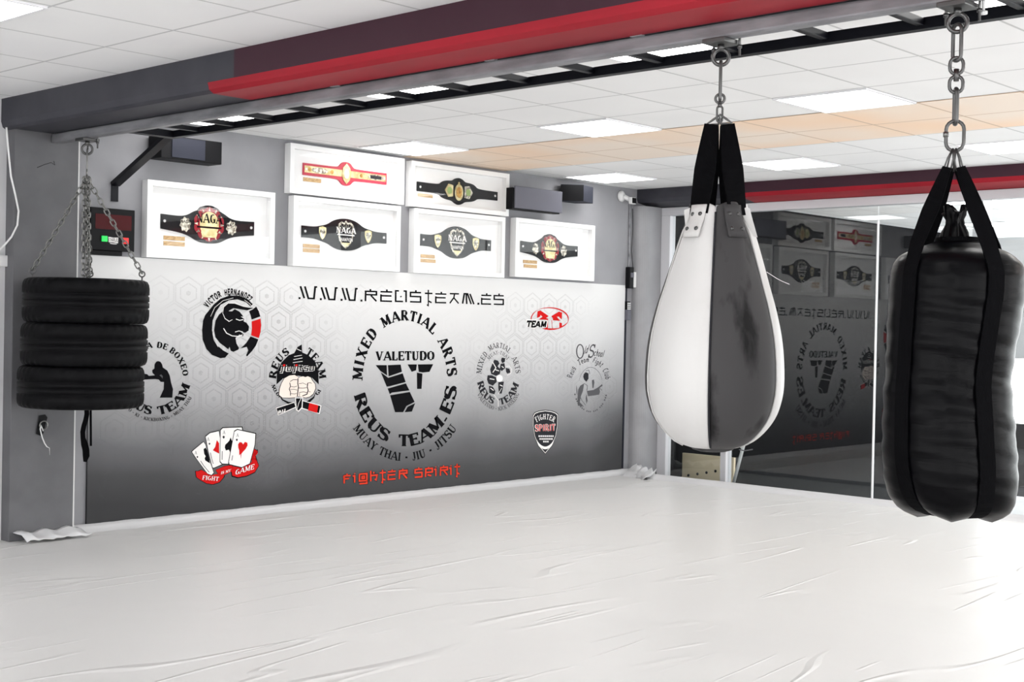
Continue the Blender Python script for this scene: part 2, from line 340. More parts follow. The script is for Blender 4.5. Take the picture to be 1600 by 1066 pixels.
# near beam: painted steel box with a red band, square tube under it
def quadstrip(mb, prof, y0, y1, m):
    k = len(prof); mb.add([(x, y0, z) for x, z in prof]+[(x, y1, z) for x, z in prof], [(i, i+1, k+i+1, k+i) for i in range(k-1)], m)
prof = [(3.925, ZC), (3.925, 2.60), (3.935, 2.565), (3.96, 2.55), (4.30, 2.55), (4.30, ZC)]
yr = on_x(366, 110, 3.925).y
mb = MB(); mb.prism([(x, z) for x, z in prof], lambda u, v, d: (u, d, v), -4, YW-0.001, 'beamdark')
nb_ = struct(mb.build('trim_2')); nb_['label'] = 'long boxed beam under the ceiling with a red underside'
mb = MB(); e_ = 0.002
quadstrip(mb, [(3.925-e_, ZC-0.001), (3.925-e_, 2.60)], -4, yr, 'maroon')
yr2 = on_z(334, 146, 2.55).y
quadstrip(mb, [(3.925-e_, 2.60), (3.935-e_, 2.565), (3.96, 2.55-e_), (4.19, 2.55-e_)], -4, yr2, 'red')
mb.build('red_paint_band', nb_)
t = empty('square_steel_tube', (4.232, 0, 2.486), 'long grey galvanised square tube fixed under the red beam', 'steel tube')
mb = MB(); mb.box((4.202, -3.9, 2.490), (4.262, 7.929, 2.549), 'galv'); mb.build('tube', t, bevel=0.012, seg=3)
for y in (4.05, 3.25, 5.1): MB().box((4.185, y, 2.545), (4.205, y+0.06, 2.5495), 'galv').build('tube_clip', t)

# far beam over the glass
prof = [(10.34, ZC), (10.34, 2.645), (10.36, 2.612), (10.60, 2.575), (10.85, 2.575), (10.85, ZC)]
mb = MB(); mb.prism(prof, lambda u, v, d: (u, d, v), -4, YW-0.001, 'beamdark'); fb = struct(mb.build('trim_3')); fb['label'] = 'beam over the glass partition with a red band'
yr = on_x(1163, 315, 10.4).y
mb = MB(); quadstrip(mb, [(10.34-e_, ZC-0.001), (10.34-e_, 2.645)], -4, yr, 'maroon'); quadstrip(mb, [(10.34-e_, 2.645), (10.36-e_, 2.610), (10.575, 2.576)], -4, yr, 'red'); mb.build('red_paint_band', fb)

# rounded column in the corner
mb = MB(); q = [(10.29, 8.049), (10.29, 8.02)]
q += [(10.29+0.12-0.12*math.cos(t), 8.02-0.10*math.sin(t)) for t in [PI/2*i/8 for i in range(1, 9)]]
q += [(XG-0.01, 7.92), (XG-0.01, 8.049)]
mb.prism(q, lambda u, v, d: (u, v, d), 0, 2.575, 'column'); cl = struct(mb.build('trim_4')); cl['label'] = 'grey rounded column in the corner beside the glass'

# glass partition, its foot a little lower than the raised gym floor
wi = bpy.data.objects.new('window_1', None); wi.location = (XG, 5, 0); COL.objects.link(wi); wi['kind'] = 'structure'; wi['label'] = 'glass partition with aluminium frame beside the two punching bags'
ZB = -0.12
zr0 = on_x(1280, 325, XG-0.05).z; yj0 = on_x(1044, 500, XG-0.05).y
mb = MB(); mb.box((XG-0.05, -4, ZB), (XG+0.04, 7.92, ZB+0.05), 'alu'); mb.build('bottom_rail', wi, bevel=0.004)
mb = MB(); mb.box((XG-0.05, -4, zr0), (XG+0.04, 7.92, 2.574), 'alu'); mb.build('top_rail', wi, bevel=0.004)
mb = MB(); mb.box((XG-0.05, yj0, ZB), (XG+0.04, 7.92, zr0), 'alu'); mb.build('jamb', wi, bevel=0.004)
ym = on_x(1130, 730, XG-0.05).y
mb = MB(); mb.box((XG-0.05, ym-0.030, ZB), (XG+0.04, ym+0.035, zr0), 'alu'); mb.box((XG-0.052, ym-0.032, ZB), (XG-0.04, ym-0.022, zr0), 'aluL'); mb.build('mullion', wi)
mb = MB(); mb.box((XG-0.008, ym+0.035, ZB+0.05), (XG, yj0, zr0), 'glass'); mb.build('pane', wi)
yj = on_x(1368, 560, XG).y
mb = MB(); mb.box((XG-0.008, yj+0.003, ZB+0.05), (XG, ym-0.030, zr0), 'glass'); mb.build('pane', wi)
mb = MB(); mb.box((XG-0.008, -4, ZB+0.05), (XG, yj-0.003, zr0), 'glass'); mb.build('pane', wi)
zj = on_x(1374, 345, XG).z
mb = MB(); mb.box((XG-0.014, yj-0.006, ZB+0.05), (XG+0.004, yj+0.006, zj), 'aluL'); mb.build('glass_joint', wi)

# room beyond the glass
struct(box((10.05, 5.45, -0.30), (18, 8.4, ZB), 'darkfloor').build('floor_beyond')); struct(box((10.05, -4, -0.30), (12.6, 5.45, ZB), 'lightwall').build('floor_beyond'))  # pale hidden half added to bounce daylight up to the ceiling
struct(box((XG+0.05, YW, ZB), (18, YW+0.25, ZC), 'darkroom').build('wall_left_beyond'))
mb = MB(); mb.box((18, 5.5, ZB), (18.2, 8.4, 0.2), 'darkroom'); mb.box((18, 6.9, 0.2), (18.2, 7.0, ZC), 'darkroom'); mb.box((18, 8.2, 0.2), (18.2, 8.4, ZC), 'darkroom'); struct(mb.build('wall_far'))  # gaps between posts added to let daylight onto the ceiling beyond
mb = MB(); mb.box((12.6, 5.5, ZB), (18, 5.6, 0.1), 'darkroom')
for x in (14.4, 16.2, 17.9): mb.box((x, 5.5, 0.1), (x+0.1, 5.6, ZC), 'darkroom')
struct(mb.build('wall_inner'))  # unseen side, opened up to bring daylight into the room beyond
zt = on_x(1570, 371, 12.4).z; zb = on_x(1575, 560, 12.4).z
mb = MB(); mb.box((12.4, 4.3, zb), (12.6, 5.6, zt), 'lightwall'); mb.box((12.4, 5.50, ZB), (12.6, 5.6, ZC), 'lightwall'); mb.box((12.4, -4, ZB), (12.6, -3.8, ZC), 'lightwall'); mb.box((12.4, 1.0, ZB), (12.6, 1.2, ZC), 'lightwall'); mb.box((12.4, 4.2, ZB), (12.6, 4.3, ZC), 'lightwall')
struct(mb.build('wall_right_beyond'))  # only the visible band is solid, the rest left open for extra daylight
s_ = on_x(1597, 455, 12.37); tag(box((12.365, s_.y-0.25, s_.z-0.1), (12.3995, s_.y+0.015, s_.z+0.1), 'blue').build('wall_sign'), 'small blue sign on the pale wall beyond the glass, right edge of the photo', 'sign')

# plywood board and leaning pole beyond the glass
A = on_x(1066, 729, 11.15); B = on_x(1140, 715, 11.15)
bt = empty('pegboard_plank', (11.16, (A.y+B.y)/2, ZB), 'low pale plywood plank with a row of dark holes behind the glass', 'board')
mb = MB(); mb.box((11.15, B.y-0.05, ZB), (11.18, A.y, B.z), 'pegwood'); mb.build('plank', bt)
for i in range(5):
    q = on_x(1076+i*14, 743-i*2.2, 11.15); mb = MB(); mb.tube([(11.1499, q.y, q.z), (11.145, q.y, q.z)], 0.014, 'ink', 12); mb.build('bolt', bt)
A = on_x(1160, 703, 10.85); B = on_x(1147, 752, 10.85); dz = (A-B)/(A.z-B.z); B = B+dz*(ZB-B.z); A = A+dz*0.3
tag(MB().tube([B, A], 0.016, 'plastic', 12).build('leaning_pole'), 'thin white pole leaning behind the glass under the teardrop bag', 'pole')

# folded vinyl lip along the walls, loose flap by the pillar and crumpled corner
mb = MB(); pts = []
def lip(mb, x0, x1, y, n, amp, dirx=True):
    vs = []; k = 5
    for i in range(n+1):
        u = x0+(x1-x0)*i/n; w = amp*(0.5+0.5*math.sin(i*1.7)*math.sin(i*0.53+1))
        for (d, z) in ((0.0, 0.042+w*0.4), (0.012, 0.046+w*0.4), (0.03+w, 0.026), (0.055+w*1.5, 0.010), (0.075+w*2, 0.0005)):
            vs.append((u, y-d, z) if dirx else (y-d, u, z))
    mb.add(vs, [(i*k+j, i*k+j+1, (i+1)*k+j+1, (i+1)*k+j) for i in range(n) for j in range(k-1)], 'lip', True)
lip(mb, 4.42, 10.27, YW-0.022, 90, 0.012); l1 = struct(mb.build('baseboard_left')); l1['label'] = 'white vinyl folded up along the foot of the mural wall'
mb = MB(); lip(mb, -3.9, 7.9, 10.09, 60, 0.004, False); l2 = struct(mb.build('baseboard_right')); l2['label'] = 'vinyl edge at the foot of the glass partition'
mb = MB(); vs = []; n = 16
for i in range(n+1):
    u = 3.99+(4.43-3.99)*i/n; w = 0.01*math.sin(i*1.1)
    vs += [(u, 7.925, 0.055+w), (u+0.01, 7.90, 0.05+w), (u+0.015, 7.84, 0.028+w+(0.02 if i < 3 else 0)), (u+0.02, 7.78+0.012*math.sin(i*.8), 0.012+abs(w))]
mb.add(vs, [(i*4+j, i*4+j+1, i*4+5+j, i*4+4+j) for i in range(n) for j in range(3)], 'lip', True)
o = mb.build('loose_flap', fl)
sm = o.modifiers.new('s', 'SOLIDIFY'); sm.thickness = 0.004
c0 = on_z(1012, 745, 0.0); mb = MB(); vs = []; n = 14
for i in range(n+1):
    a = i/n; base = Vector((10.30, 7.99, 0)).lerp(Vector((10.05, 7.55, 0)), a); w = 0.03*math.sin(i*1.9)
    vs += [tuple(base+Vector((0.03, 0, 0.07+w))), tuple(base+Vector((-0.04, 0, 0.075*(1-abs(a-.4))+w))), tuple(base+Vector((-0.10-w, 0, 0.03))), tuple(base+Vector((-0.14+w, 0.0, 0.004)))]
mb.add(vs, [(i*4+j, i*4+j+1, i*4+5+j, i*4+4+j) for i in range(n) for j in range(3)], 'lip', True)
o = mb.build('crumpled_flap', fl); sm = o.modifiers.new('s', 'SOLIDIFY'); sm.thickness = 0.004

# ------------------------------------------------------------------ ceiling lights
def panel(x, y, label, group=None):
    t = empty('ceiling_light', (x+TILE/2, y+TILE/2, ZC), label, 'ceiling light', group)
    a, b = 0.006, TILE-0.006; mb = MB()
    for q in (((a, a), (b, a+.014)), ((a, b-.014), (b, b)), ((a, a+.014), (a+.014, b-.014)), ((b-.014, a+.014), (b, b-.014))):
        mb.box((x+q[0][0], y+q[0][1], ZC-0.010), (x+q[1][0], y+q[1][1], ZC-0.0005), 'aluL')
    mb.build('frame', t)
    MB().box((x+a+.012, y+a+.012, ZC-0.007), (x+b-.012, y+b-.012, ZC-0.0005), 'led').build('diffuser', t)
C1, C2, C3, C0 = 4.87, 6.69, 9.07, 2.28
R = [7.30, 5.47, 3.64, 1.81, -0.02, -1.85]
panel(C0, R[1], 'square glowing ceiling panel at the top left corner of the photo, left of the beam')
panel(C1, R[0], 'square ceiling panel seen through the ladder above the long black speaker box')
panel(C1, R[1], 'square ceiling panel seen through the ladder above the red championship belt')
panel(C1, R[2], 'square ceiling panel seen through the ladder just left of the teardrop bag hook')
panel(C1, R[3], 'square ceiling panel seen through the ladder left of the heavy bag chain')
panel(C2, R[0], 'square ceiling panel close to the mural wall above the framed red belt')
panel(C2, R[1], 'square ceiling panel left of the teardrop bag strap, bordering the tan strip')
panel(C2, R[2], 'large bright square ceiling panel between the teardrop bag and the heavy bag chain')
panel(C3, R[0], 'square ceiling panel above the small black speaker near the camera corner')
panel(C3, R[1], 'square ceiling panel right of the teardrop bag strap near the glass wall beam')
panel(C3, R[2], 'square ceiling panel behind the heavy bag carabiner at the right edge')
for x, y in [(C0, R[3]), (C0, R[5]), (C2, R[4]), (C3, R[4]), (C3, R[3]), (C2, R[3]), (C1, R[4]), (-0.7, R[1]), (-0.7, R[3]), (C0, R[0]-5.49*0)]:
    if (x, y) == (C0, R[0]): continue
    panel(x, y, 'square ceiling panel outside the picture lighting the room behind the camera', 'ceiling panels behind the camera')
panel(11.6, 3.64, 'ceiling panel beyond the glass above the heavy bag shoulder')  # several of these panels added to brighten the ceiling beyond the glass
panel(11.3, 4.85, 'ceiling panel beyond the glass seen above the heavy bag left shoulder')
panel(12.6, 5.6, 'ceiling panel beyond the glass seen between the two bags')
panel(11.1, 2.0, 'added ceiling panel beyond the glass outside the picture')
panel(15.5, 6.6, 'farthest ceiling panel beyond the glass')

# ------------------------------------------------------------------ black ladder frame under the ceiling
t = empty('ladder_frame', (4.5, 3, 2.535), 'black steel ladder frame running along the beam up to the mural wall', 'ladder frame')
MB().box((4.70, -3.9, 2.535), (4.745, 7.35, 2.578), 'blacksteel').build('long_rail', t, bevel=0.002)
MB().box((4.301, -3.9, 2.555), (4.335, YW-0.002, 2.595), 'blacksteel').build('long_rail', t, bevel=0.002)
ry = [7.46-0.02, 7.05, 6.68, 6.29, 5.88, 5.49, 5.10, 4.71, 4.32, 3.92, 3.53, 3.14, 2.73, 2.33, 1.94, 1.54, 1.15]
for y in ry[1:]:
    MB().box((4.335, y-0.002, 2.548), (4.701, y+0.030, 2.576), 'blacksteel').build('rung', t, bevel=0.003)
br = MB(); P0 = Vector((4.745, 8.02, 2.30)); 
br.ribbon([(4.722, 8.044, 2.17), (4.722, 8.044, 2.30)], (1, 0, 0), 0.05, 0.008, 'blacksteel')
br.ribbon([(4.722, 8.040, 2.285), (4.722, 7.42, 2.55)], (1, 0, 0), 0.062, 0.028, 'blacksteel')
br.box((4.335, 7.33, 2.535), (4.745, 7.40, 2.578), 'blacksteel')
br.build('wall_bracket', t)

# ------------------------------------------------------------------ hanging gear
RT = Vector((_r.x, _r.y, 0)).normalized(); TC = -Vector((_f.x, _f.y, 0)).normalized()   # picture-right and towards the viewer
def link_pts(c, ax, side, L, W, n=16):
    """racetrack loop centred on c, long axis ax, width along side"""
    c, ax, side = Vector(c), Vector(ax).normalized(), Vector(side); side = (side-ax*side.dot(ax)).normalized(); pts = []
    r = W/2; h = L/2-r
    for i in range(n):
        a = PI*i/(n//2-1) if i < n//2 else PI*(i-n//2)/(n//2-1)
        if i < n//2: pts.append(c+ax*(h+r*math.sin(a))+side*r*math.cos(a))
        else: pts.append(c-ax*(h+r*math.sin(a))-side*r*math.cos(a))
    return pts
def chain(mb, a, b, L=0.042, W=0.024, r=0.0032, sag=0.0, m='chain'):
    a, b = Vector(a), Vector(b); n = max(1, round((b-a).length/(L-2*r-0.001)))
    for i in range(n):
        t0, t1 = i/n, (i+1)/n; f = lambda t: a.lerp(b, t)+Vector((0, 0, -sag*4*t*(1-t)))
        p, q = f(t0), f(t1); ax = (q-p).normalized(); s = RT if abs(ax.dot(RT)) < 0.8 else TC
        side = (s-ax*s.dot(ax)).normalized(); 
        if i % 2: side = ax.cross(side)
        side = (side+0.35*ax.cross(side)).normalized()
        mb.tube(link_pts((p+q)/2, ax, side, (q-p).length+2*r, W), r, m, 7, closed=True)
def ring(mb, c, nrm, R_, r, m='darkchain', n=24):
    nrm = Vector(nrm).normalized(); a = Vector((0, 0, 1)); a = (a-nrm*a.dot(nrm)).normalized(); b = nrm.cross(a)
    mb.tube([Vector(c)+a*R_*math.cos(2*PI*i/n)+b*R_*math.sin(2*PI*i/n) for i in range(n)], r, m, 9, closed=True)
XT = 4.232
def clamp(y, label, ringlab=None):
    t = empty('beam_clamp', (XT, y, 2.49), label, 'clamp')
    MB().box((XT-0.055, y-0.05, 2.472), (XT+0.055, y+0.05, 2.4895), 'darkchain').build('plate', t, bevel=0.003)
    for dy in (-0.058, 0.058):
        mb = MB(); mb.tube([(XT+0.036, y+dy, 2.549), (XT+0.036, y+dy, 2.43)], 0.005, 'darkchain', 8); mb.tube([(XT+0.036, y+dy, 2.47), (XT+0.036, y+dy, 2.458)], 0.010, 'darkchain', 6); mb.build('threaded_rod', t)
    mb = MB(); mb.tube([(XT, y, 2.472), (XT, y, 2.452)], 0.013, 'darkchain', 12); ring(mb, (XT, y, 2.425), TC, 0.030, 0.0075); mb.build('eye_bolt', t)
    return t

# --- tyres
yt = 7.535; CT = Vector((XT, yt, 0)); TC = -CT.normalized(); RT = Vector((-TC.y, TC.x, 0))
clamp(yt, 'steel clamp and eye bolt under the tube above the tyres, beside the pillar')
RO = 0.372
zs = [height(CT+TC*0.3, 434), height(CT, 505.5), height(CT, 571.5), height(CT+TC*0.3, 641)]
def tyre(z0, z1, dx, label, seed):
    c = CT+RT*dx; c.z = (z0+z1)/2; t = empty('car_tyre', c, label, 'tyre', 'stacked tyres hung on chains'); h = (z1-z0)/2-0.001
    n = 168; vs = []; tr = [(0.80, -1.0), (0.91, -1.0), (0.965, -0.93), (0.99, -0.80), (1.0, -0.62), (1.0, -0.34), (0.982, -0.325), (0.982, -0.265), (1.0, -0.25), (1.0, -0.03), (0.982, -0.02), (0.982, 0.02), (1.0, 0.03), (1.0, 0.25), (0.982, 0.265), (0.982, 0.325), (1.0, 0.34), (1.0, 0.62), (0.99, 0.80), (0.965, 0.93), (0.91, 1.0), (0.80, 1.0)]
    k = len(tr); rnd = random.Random(seed)
    for a in range(n):
        q = 2*PI*a/n; cut = (a % 4 == 0); cut2 = (a % 4 == 2)
        for i, (r, z) in enumerate(tr):
            rr = r*RO
            if cut and (0.6 < abs(z) < 0.97): rr -= 0.007
            if cut2 and 0.33 < abs(z) < 0.65: rr -= 0.006
            vs.append((c.x+rr*math.cos(q), c.y+rr*math.sin(q), c.z+z*h))
    MB().add(vs, [(a*k+i, ((a+1) % n)*k+i, ((a+1) % n)*k+i+1, a*k+i+1) for a in range(n) for i in range(k-1)], 'rubber', True).build('tread', t)
    prof = [(0.80*RO, -h), (0.66*RO, -h*0.9), (0.55*RO, -h*0.72), (0.53*RO, -h*0.6), (0.56*RO, -h*0.6), (0.70*RO, -h*0.8), (0.93*RO, -h*0.7), (0.93*RO, h*0.7), (0.70*RO, h*0.8), (0.56*RO, h*0.6), (0.53*RO, h*0.6), (0.55*RO, h*0.72), (0.66*RO, h*0.9), (0.80*RO, h)]
    MB().lathe(prof, c, 'rubber', 72).build('sidewall', t)
    return t
dep = depth(CT); pxm = dep/FPX
tyre(zs[1], zs[0], 0.010, 'topmost black tyre of the three hanging in a stack by the pillar', 1)
tyre(zs[2], zs[1], 0.004, 'middle black tyre of the three hanging in a stack by the pillar', 2)
tyre(zs[3], zs[2], -0.012, 'lowest black tyre of the three hanging in a stack by the pillar', 3)
J = Vector((XT, yt, height(CT, 277)))
t = empty('chain_sling', J, 'zinc chains spreading from one hook down to the top tyre', 'chain')
mb = MB(); mb.tube(link_pts((XT, yt, height(CT, 254)), (0, 0, 1), TC, 0.16, 0.030), 0.0045, 'chain', 8, closed=True); ring(mb, J+Vector((0, 0, 0.03)), RT, 0.022, 0.005, 'chain'); mb.build('shackle', t)
ztop = zs[0]
for nm, off, sg in (('l', RT*-0.305, 0.01), ('r', RT*0.335, 0.0), ('f', TC*0.28+RT*0.01, 0.0), ('b', TC*-0.28+RT*0.03, 0.0)):
    e_ = CT+off; e_.z = ztop+0.045
    mb = MB(); chain(mb, J, e_, 0.046, 0.026, 0.0040, sg); mb.build('chain', t)
    mb = MB(); ring(mb, e_+Vector((0, 0, -0.005)), TC, 0.017, 0.0045); mb.tube([e_+Vector((0, 0, -0.02)), e_+Vector((0, 0, -0.058))], 0.0045, 'darkchain', 8); mb.build('eye_screw', t)
mb = MB(); chain(mb, J+RT*0.01, CT+RT*0.015+Vector((0, 0, ztop-0.05)), 0.044, 0.026, 0.004); mb.build('chain', t)
mb = MB(); chain(mb, J-RT*0.012, CT-RT*0.01+TC*0.02+Vector((0, 0, ztop-0.05)), 0.044, 0.026, 0.004); mb.build('chain', t)
# dark straps hanging down behind/below the tyres
t = empty('hanging_strap', (XT, yt, zs[3]), 'black webbing straps dangling below the tyres in front of the mural edge', 'strap')
c = CT+RT*0.012-TC*0.29; z0, z1 = zs[3]+0.012, height(c, 722)
mb = MB(); k = 10; mb.ribbon([c+RT*(0.012*math.sin(i*0.9))+Vector((0, 0, z0+(z1-z0)*i/k)) for i in range(k+1)], RT, [0.03+0.012*(i > 6) for i in range(k)]+[0.02], 0.006, 'strap'); mb.build('wide_strap', t)
c = CT+RT*0.045-TC*0.29; z1 = height(c, 697)
mb = MB(); mb.ribbon([c+RT*(0.006*i/k)+Vector((0, 0, z0+(z1-z0)*i/k)) for i in range(k+1)], RT, 0.014, 0.005, 'strap'); mb.build('narrow_strap', t)

# --- white and grey teardrop bag
yb = on_z(1127, 65, 2.47).y*XT/on_z(1127, 65, 2.47).x; CB = Vector((XT, yb, 0)); TC0, RT0 = TC, RT; TC = -CB.normalized(); RT = Vector((-TC.y, TC.x, 0)); dB = depth(CB); sB = dB/FPX
clamp(yb, 'black steel clamp and eye bolt holding the teardrop bag under the tube')
HB = lambda py: height(CB, py)
t = empty('bag_hanger', (XT, yb, HB(105)), 'forged steel link and snap hook above the teardrop bag', 'hanger')
mb = MB(); zt_, zb_ = 2.400, HB(154); mb.tube(link_pts((XT, yb, (zt_+zb_)/2), (0, 0, 1), TC, zt_-zb_+0.02, 0.028), 0.0065, 'darkchain', 9, closed=True); mb.build('long_link', t)
mb = MB(); z_ = HB(151); ring(mb, (XT, yb, z_-0.008), TC, 0.017, 0.005); mb.tube([(XT, yb, z_-0.025), (XT, yb, z_-0.04)], 0.008, 'darkchain', 10); mb.tube(link_pts((XT, yb, z_-0.066), (0, 0, 1), RT, 0.06, 0.02), 0.0042, 'darkchain', 8, closed=True); mb.build('snap_hook', t)
rowB = [(325, 41), (335, 43), (350, 48), (362, 55), (385, 62.5), (420, 73.5), (447, 81.5), (473, 90), (500, 97), (523, 102), (545, 105), (564, 106.5), (590, 107.5), (612, 106.5), (630, 102.5), (645, 98), (658, 91), (669, 83), (680, 73), (689, 62), (696, 48), (701, 28), (703.5, 0)]
rowB = [(HB(p), r*sB*0.985) for p, r in rowB]
bag = empty('teardrop_bag', (XT, yb, rowB[0][0]), 'large teardrop punching bag in white and dark grey panels', 'punching bag')
edges = [-76, -4, 64, 124, 184, 232, 284]
def bpos(c, ang, r, z, s=0.0): a = math.radians(ang); return c+(TC*math.cos(a)+RT*math.sin(a))*r+Vector((0, 0, z))
for i in range(6):
    a0, a1 = edges[i], edges[i+1]; nn = 16; vs = []; dark = i % 2 == 1
    rows = rowB; K = len(rows)
    for j, (z, r) in enumerate(rows):
        for k in range(nn+1):
            u = k/nn; a = a0+(a1-a0)*u; bulge = 1+0.022*math.sin(PI*u)-0.018*max(0, 1-min(u, 1-u)*8)
            top = max(0, 1-j/6); gather = 1+top*0.05*math.cos(u*2*PI*1.0+PI)
            fold = 0.012*math.sin(u*9+i*2+j*0.25)*max(0, 1-j/13)*math.sin(PI*u)
            zz = z+(0.018*math.sin(PI*u) if j < 2 else 0)
            vs.append(bpos(CB, a+1.5*math.sin(j*0.35+i)*math.sin(PI*u), r*bulge*gather+fold*0.5, zz))
    fs = [(j*(nn+1)+k, j*(nn+1)+k+1, (j+1)*(nn+1)+k+1, (j+1)*(nn+1)+k) for j in range(K-1) for k in range(nn)]
    o = MB().add(vs, fs, 'vinyld' if dark else 'vinylw', True).build('grey_panel' if dark else 'white_panel', bag, origin=(XT, yb, rowB[0][0]))
    sm = o.modifiers.new('s', 'SOLIDIFY'); sm.thickness = 0.005; sm.offset = -1
    ss = o.modifiers.new('sub', 'SUBSURF'); ss.levels = 1; ss.render_levels = 1
    # seam piping
    mb = MB(); mb.tube([bpos(CB, a0, r*0.985+0.001, z) for z, r in rows[1:-2]], 0.0035, 'ink2' if dark else 'vinylw', 6); mb.build('seam', o)
    # riveted tab for the strap
    am = (a0+a1)/2
    if i in (0, 1, 3, 4):
        vs = []; 
        z0, z1 = rows[0][0]+0.004, HB(374)
        for j in range(7):
            z = z0+(z1-z0)*j/6; r = 0
            for (za, ra), (zb2, rb) in zip(rows, rows[1:]):
                if za >= z >= zb2: r = ra+(rb-ra)*(za-z)/(za-zb2)
            if r == 0: r = rows[0][1]
            for k in range(7): 
                aa = am+(-19+38*k/6)*(1.0-0.25*j/6); vs.append(bpos(CB, aa, r*1.03+0.012*math.cos(math.radians((aa-am)*2)), z))
        o = MB().add(vs, [(j*7+k, j*7+k+1, j*7+8+k, j*7+7+k) for j in range(6) for k in range(6)], 'vinyld' if dark else 'vinylw', True).build('strap_tab', bag); tab = o
        sm = o.modifiers.new('s', 'SOLIDIFY'); sm.thickness = 0.006; sm.offset = 0
        for py in (338, 361):
            for da in (-8.5, 8.5):
                z = HB(py); r = (0.128 if py < 350 else 0.145)
                for (za, ra), (zb2, rb) in zip(rows, rows[1:]):
                    if za >= z >= zb2: r = (ra+(rb-ra)*(za-z)/(za-zb2))*1.03+0.0155
                p0 = bpos(CB, am+da, r-0.002, z); d_ = (TC*math.cos(math.radians(am+da))+RT*math.sin(math.radians(am+da)))
                mb = MB(); mb.tube([p0, p0+d_*0.003, p0+d_*0.0055], [0.0085, 0.0075, 0.003], 'rivet', 12); mb.build('rivet', tab)
# bottom patch
mb = MB(); mb.lathe([(0, -0.010), (0.05, -0.008), (0.075, -0.001), (0.085, 0.010)], (XT, yb, rowB[-1][0]+0.004), 'vinyld', 28); mb.build('base_patch', bag)
mb = MB(); q = bpos(CB, 40, 0.15, HB(697)); mb.tube([q, q+RT*0.02+Vector((0, 0, -.004)), q+RT*0.05+Vector((0, 0, 0.002))], 0.0025, 'inkg', 6); 
mb.build('loose_thread', bag); mb = MB(); q = CB+RT*(77*sB)+Vector((0, 0, HB(424))); mb.tube([q, q+RT*0.04+Vector((0, 0, -0.025)), q+RT*0.06+Vector((0, 0, -0.035)), q+RT*0.085+Vector((0, 0, -0.045))], 0.0012, 'plastic', 5); mb.build('loose_thread', bag)
for pf, nm_ in (([(1069, 331), (1080, 326), (1091, 325), (1088, 334), (1082, 346), (1077, 362), (1074, 372), (1071, 350)], 1), ([(1157, 330), (1163, 326), (1169, 327), (1174, 345), (1182, 372), (1176, 370), (1166, 352), (1159, 340)], 2)):
    mb = MB(); mb.prism(pf, lambda u, v, d: CB+RT*((u-1120.5)*sB)+TC*(0.055-d)+Vector((0, 0, HB(v))), 0, 0.006, 'vinylw'); mb.build('loose_flap', bag, bevel=0.001)
# straps up to the triangular rings
zr = HB(193)
for am, off in ((-40, -0.030), (43, 0.030), (150, 0.028), (208, -0.028)):
    top = CB+RT*off+TC*(0.012 if abs(am) < 90 else -0.012)+Vector((0, 0, zr-0.005)); bot = bpos(CB, am, 0.108, rowB[0][0]-0.03)
    sd_b = (RT*math.cos(math.radians(am))-TC*math.sin(math.radians(am))); 
    pts = [top.lerp(bot, i/8) for i in range(9)]; sd = [RT.lerp(sd_b if sd_b.dot(RT) > 0 else -sd_b, i/8) for i in range(9)]
    mb = MB(); mb.ribbon(pts, sd, [0.052+0.032*min(1, i/4) for i in range(9)], 0.006, 'strap'); mb.build('strap', bag)
for sgn in (-1, 1):
    mb = MB(); a = CB+Vector((0, 0, HB(181)+0.004)); l_ = CB+RT*(sgn*0.046)+Vector((0, 0, zr)); r_ = CB+RT*(sgn*0.004)+Vector((0, 0, zr-0.002)); off = TC*0.01*sgn
    mb.tube([a+off, (a+l_)/2+off, l_+off, (l_+r_)/2+off-Vector((0, 0, .002)), r_+off, (a+r_)/2+off], 0.0045, 'darkchain', 8, closed=True); mb.build('triangle_ring', bag)

# --- black heavy bag
yh = on_z(1497, 5, 2.47).y*XT/on_z(1497, 5, 2.47).x; CH = Vector((XT, yh, 0)); TC = -CH.normalized(); RT = Vector((-TC.y, TC.x, 0)); dH = depth(CH); sH = dH/FPX; HH = lambda py: height(CH, py)
clamp(yh, 'dark steel clamp and eye bolt at the top edge, above the heavy bag chain')
t = empty('bag_chain', (XT, yh, HH(100)), 'chain of forged links, swivel and carabiner above the black heavy bag', 'chain')
def lk(py0, py1, side, W, r, name, nn=18):
    z0, z1 = HH(py0), HH(py1); mb = MB(); mb.tube(link_pts((XT, yh, (z0+z1)/2), (0, 0, 1), side, abs(z0-z1), W, nn), r, 'darkchain', 9, closed=True); return mb.build(name, t)
lk(38, 95, (RT*0.75+TC*0.66), 0.034, 0.0065, 'long_link')
lk(90, 116, RT, 0.042, 0.006, 'swivel'); lk(119, 145, RT, 0.042, 0.006, 'swivel')
mb = MB(); mb.tube([(XT, yh, HH(108)), (XT, yh, HH(127))], 0.009, 'darkchain', 12); mb.build('swivel_pin', t)
lk(139, 194, (RT*0.2+TC*0.98), 0.032, 0.0075, 'long_link')
lk(189, 236, RT, 0.056, 0.0062, 'carabiner')
mb = MB(); mb.tube([CH-RT*0.0285+Vector((0, 0, HH(214))), CH-RT*0.0285+Vector((0, 0, HH(206)))], 0.009, 'chain', 12); mb.build('screw_gate', t)
hb = empty('heavy_bag', (XT, yh, HH(400)), 'big black punching bag at the right with vertical webbing straps', 'punching bag')
axis0 = 1489
